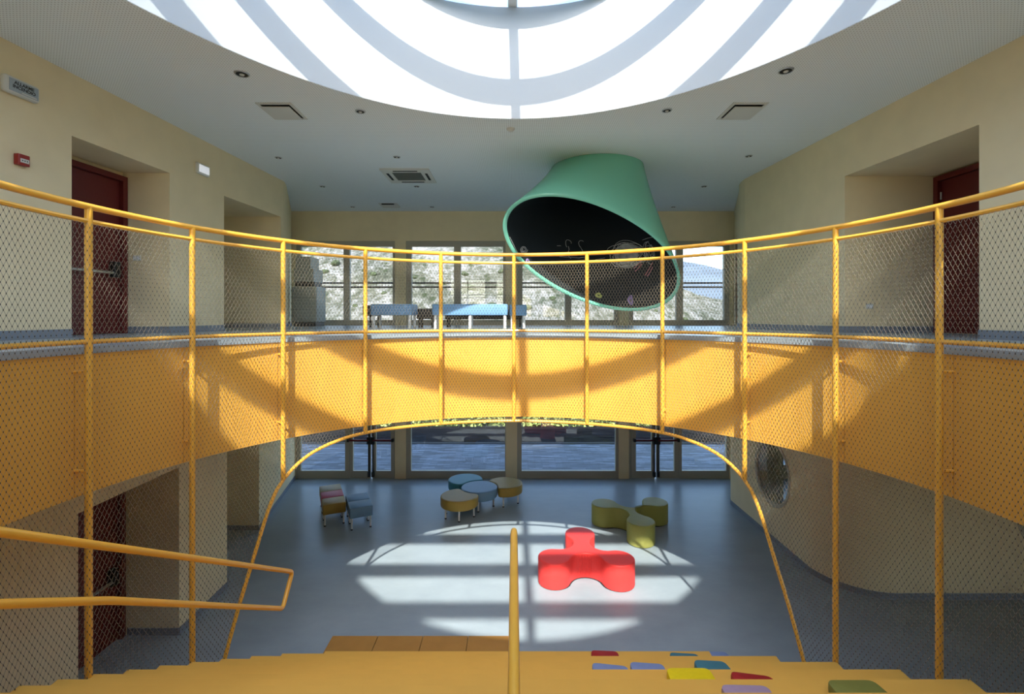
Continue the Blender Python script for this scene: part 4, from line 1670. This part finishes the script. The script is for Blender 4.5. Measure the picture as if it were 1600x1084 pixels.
def hill_material():
    m = mat('rocky_hillside', (0.4, 0.38, 0.33), 0.95, spec=0.1)
    nt = m.node_tree
    b = nt.nodes['Principled BSDF']
    tc = nt.nodes.new('ShaderNodeTexCoord')
    n1 = nt.nodes.new('ShaderNodeTexNoise')
    n1.inputs['Scale'].default_value = 0.09
    n1.inputs['Detail'].default_value = 8
    n1.inputs['Roughness'].default_value = 0.7
    n2 = nt.nodes.new('ShaderNodeTexNoise')
    n2.inputs['Scale'].default_value = 0.9
    n2.inputs['Detail'].default_value = 6
    n2.inputs['Roughness'].default_value = 0.75
    r1 = nt.nodes.new('ShaderNodeValToRGB')
    e = r1.color_ramp.elements
    e[0].position = 0.36
    e[0].color = (0.034, 0.04, 0.028, 1)
    e[1].position = 0.66
    e[1].color = (0.40, 0.40, 0.405, 1)
    k = r1.color_ramp.elements.new(0.47)
    k.color = (0.11, 0.115, 0.085, 1)
    k = r1.color_ramp.elements.new(0.56)
    k.color = (0.27, 0.26, 0.245, 1)
    mixf = nt.nodes.new('ShaderNodeMath')
    mixf.operation = 'MULTIPLY_ADD'
    mixf.inputs[1].default_value = 0.45
    mul = nt.nodes.new('ShaderNodeMath')
    mul.operation = 'MULTIPLY'
    mul.inputs[1].default_value = 0.55
    mp = nt.nodes.new('ShaderNodeMapping')
    mp.inputs['Rotation'].default_value = (0, 0, 0.5)
    mp.inputs['Scale'].default_value = (1.0, 0.42, 0.9)
    nt.links.new(tc.outputs['Object'], mp.inputs[0])
    nt.links.new(mp.outputs[0], n1.inputs['Vector'])
    nt.links.new(mp.outputs[0], n2.inputs['Vector'])
    nt.links.new(n2.outputs['Fac'], mul.inputs[0])
    nt.links.new(n1.outputs['Fac'], mixf.inputs[0])
    nt.links.new(mul.outputs[0], mixf.inputs[2])
    nt.links.new(mixf.outputs[0], r1.inputs[0])
    vo = nt.nodes.new('ShaderNodeTexVoronoi')
    vo.inputs['Scale'].default_value = 0.42
    nt.links.new(mp.outputs[0], vo.inputs['Vector'])
    vr = nt.nodes.new('ShaderNodeMapRange')
    vr.inputs['From Min'].default_value = 0.20
    vr.inputs['From Max'].default_value = 0.34
    nt.links.new(vo.outputs['Distance'], vr.inputs['Value'])
    # scrub only where the coarse noise says so
    sr = nt.nodes.new('ShaderNodeMapRange')
    sr.inputs['From Min'].default_value = 0.46
    sr.inputs['From Max'].default_value = 0.54
    nt.links.new(n1.outputs['Fac'], sr.inputs['Value'])
    mxm = nt.nodes.new('ShaderNodeMath')
    mxm.operation = 'MAXIMUM'
    nt.links.new(vr.outputs[0], mxm.inputs[0])
    nt.links.new(sr.outputs[0], mxm.inputs[1])
    sm = nt.nodes.new('ShaderNodeMix')
    sm.data_type = 'RGBA'
    sm.inputs['A'].default_value = (0.045, 0.058, 0.032, 1)
    nt.links.new(mxm.outputs[0], sm.inputs['Factor'])
    nt.links.new(r1.outputs[0], sm.inputs['B'])
    nt.links.new(sm.outputs['Result'], b.inputs['Base Color'])
    bp = nt.nodes.new('ShaderNodeBump')
    bp.inputs['Strength'].default_value = 0.9
    bp.inputs['Distance'].default_value = 1.2
    nt.links.new(n2.outputs['Fac'], bp.inputs['Height'])
    nt.links.new(bp.outputs[0], b.inputs['Normal'])
    return m


rng = np.random.default_rng(3)
PH = rng.uniform(0, 6.28, (10, 2))
KD = rng.uniform(-1, 1, (10, 2))


def rough_n(x, y, sc):
    return sum(math.sin((x * KD[i, 0] + y * KD[i, 1]) * sc * (1 + 0.6 * i) + PH[i, 0]) / (1 + 0.7 * i) for i in range(10))


def hill_z(x, y):
    left = 1 / (1 + math.exp((x - 0.26 * y) / 9.0))
    d = max(0.0, y - 60)
    zl = -14 + 0.48 * d
    zr = -14 + 0.165 * d
    zr = min(zr, 10.5)
    return zl * left + zr * (1 - left) + rough_n(x, y, 0.09) * 0.9 + rough_n(x, y, 0.3) * 0.3


hill = grid_mesh('hillside', np.linspace(-190, 190, 150), np.linspace(45, 230, 90), hill_z, hill_material())
MB().box(-400, 400, 30, 46, -16, -14).build('valley_floor', M_DIRT, kind='structure')
M_FAR = mat('distant_mountain_haze_tint', (0.12, 0.15, 0.185), 1.0, spec=0.0, noise=0.15, nscale=0.01)  # aerial haze is mixed into the blue-grey base colour


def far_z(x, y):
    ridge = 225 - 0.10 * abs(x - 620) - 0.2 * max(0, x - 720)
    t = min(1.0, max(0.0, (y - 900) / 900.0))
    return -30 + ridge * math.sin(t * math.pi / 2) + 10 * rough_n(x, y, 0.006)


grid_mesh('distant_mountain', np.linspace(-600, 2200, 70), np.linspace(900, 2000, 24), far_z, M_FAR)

M_BUSH = mat('olive_scrub', (0.055, 0.07, 0.038), 0.95, spec=0.1, noise=0.4, nscale=2)


def bush_mesh(seed):
    r = random.Random(seed)
    bm = bmesh.new()
    for k in range(7):
        q = bmesh.ops.create_icosphere(bm, subdivisions=2, radius=r.uniform(0.45, 0.8))
        o = Vector((r.uniform(-0.7, 0.7), r.uniform(-0.5, 0.5), r.uniform(0.2, 0.7)))
        for v in q['verts']:
            v.co = v.co * (1 + r.uniform(-0.16, 0.16)) + o
    me = bpy.data.meshes.new('hill_shrub')
    bm.to_mesh(me)
    bm.free()
    me.materials.append(M_BUSH)
    return me


bushes = [bush_mesh(s) for s in (1, 2, 3)]
r = random.Random(11)
n_b = 0
spots = []
while n_b < 34:
    yv = r.uniform(64, 130)
    xv = r.uniform(-0.45, 0.46) * yv
    k = (hill_z(xv, yv) - EYE) / yv
    if k < -0.02 or k > 0.16:
        continue
    if any(abs(xv - q[0]) + abs(yv - q[1]) < 6 for q in spots):
        continue
    spots.append((xv, yv))
    o = bpy.data.objects.new('hill_shrub', bushes[n_b % 3])
    COL.objects.link(o)
    s = r.uniform(0.35, 0.8) * yv / 90
    o.scale = (s * 1.2, s, s)
    o.rotation_euler = (0, 0, r.uniform(0, 6.28))
    o.location = (xv, yv, hill_z(xv, yv) - 0.2)
    tag(o, 'olive green shrub on the sunlit rocky hillside beyond the windows', 'shrub', 'shrubs on the hillside')
    n_b += 1


# hedge with fence posts beyond the terrace
def hedge_mesh():
    rr = np.random.default_rng(5)
    n = 9000
    L = 0.11
    P = np.stack([rr.uniform(-9, 9, n), rr.uniform(24.2, 24.9, n), rr.uniform(-1.1, 0.75, n)], -1)
    P[:, 1] += rr.normal(0, 0.08, n)
    d1 = rr.normal(size=(n, 3))
    d1 /= np.linalg.norm(d1, axis=1, keepdims=True)
    d2 = np.cross(d1, rr.normal(size=(n, 3)))
    d2 /= np.linalg.norm(d2, axis=1, keepdims=True)
    V = np.stack([P - d1 * L, P + d2 * L * 0.5, P + d1 * L, P - d2 * L * 0.5], 1).reshape(-1, 3)
    Q = np.arange(4 * n).reshape(-1, 4)
    me = bpy.data.meshes.new('hedge')
    me.from_pydata(V.tolist(), [], Q.tolist())
    me.materials.append(mat('hedge_leaf', (0.36, 0.43, 0.13), 0.7, noise=0.5, nscale=1.2))
    o = bpy.data.objects.new('hedge', me)
    COL.objects.link(o)
    tag(o, 'sunlit yellow green hedge beyond the terrace', 'hedge', None, 'stuff')


hedge_mesh()
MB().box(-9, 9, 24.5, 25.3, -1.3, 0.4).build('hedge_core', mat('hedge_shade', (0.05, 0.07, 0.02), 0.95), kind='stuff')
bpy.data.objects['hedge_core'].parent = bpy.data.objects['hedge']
fn = thing('garden_fence', 'dark wire fence posts in front of the hedge', 'fence', (0, 23.6, -1.03))
for k in range(-6, 7):
    MB().tube([(k * 1.35, 23.6, -1.05), (k * 1.35, 23.6, 0.6)], 0.025, 6).build('post', M_FOOT, fn)
for zz in (-0.6, -0.1, 0.4):
    MB().tube([(-8.2, 23.6, zz), (8.2, 23.6, zz)], 0.01, 4).build('wire', M_FOOT, fn)

# balcony railing outside the gallery windows
bal = thing('balcony_railing', 'dark double tube balcony railing outside the gallery windows', 'railing', (0, 13.75, Z_G))
MB().box(-OUT, OUT, Y_B + 0.3, 13.9, Z_G - 0.2, Z_G - 0.02).build('balcony_slab', mat('balcony_concrete', (0.4, 0.4, 0.38), 0.8), kind='structure')
for py in (442, 448.5):
    zz = H((494 - py) / F * 13.75)
    MB().tube([(-6.2, 13.75, zz), (6.2, 13.75, zz)], 0.024, 8).build('rail', M_FOOT, bal, smooth=True)
for px in (540, 625, 715, 800, 888, 975, 1062):
    xx = (px - 803) / F * 13.75
    MB().tube([(xx, 13.75, Z_G - 0.02), (xx, 13.75, H((494 - 442) / F * 13.75))], 0.02, 8).build('post', M_FOOT, bal, smooth=True)
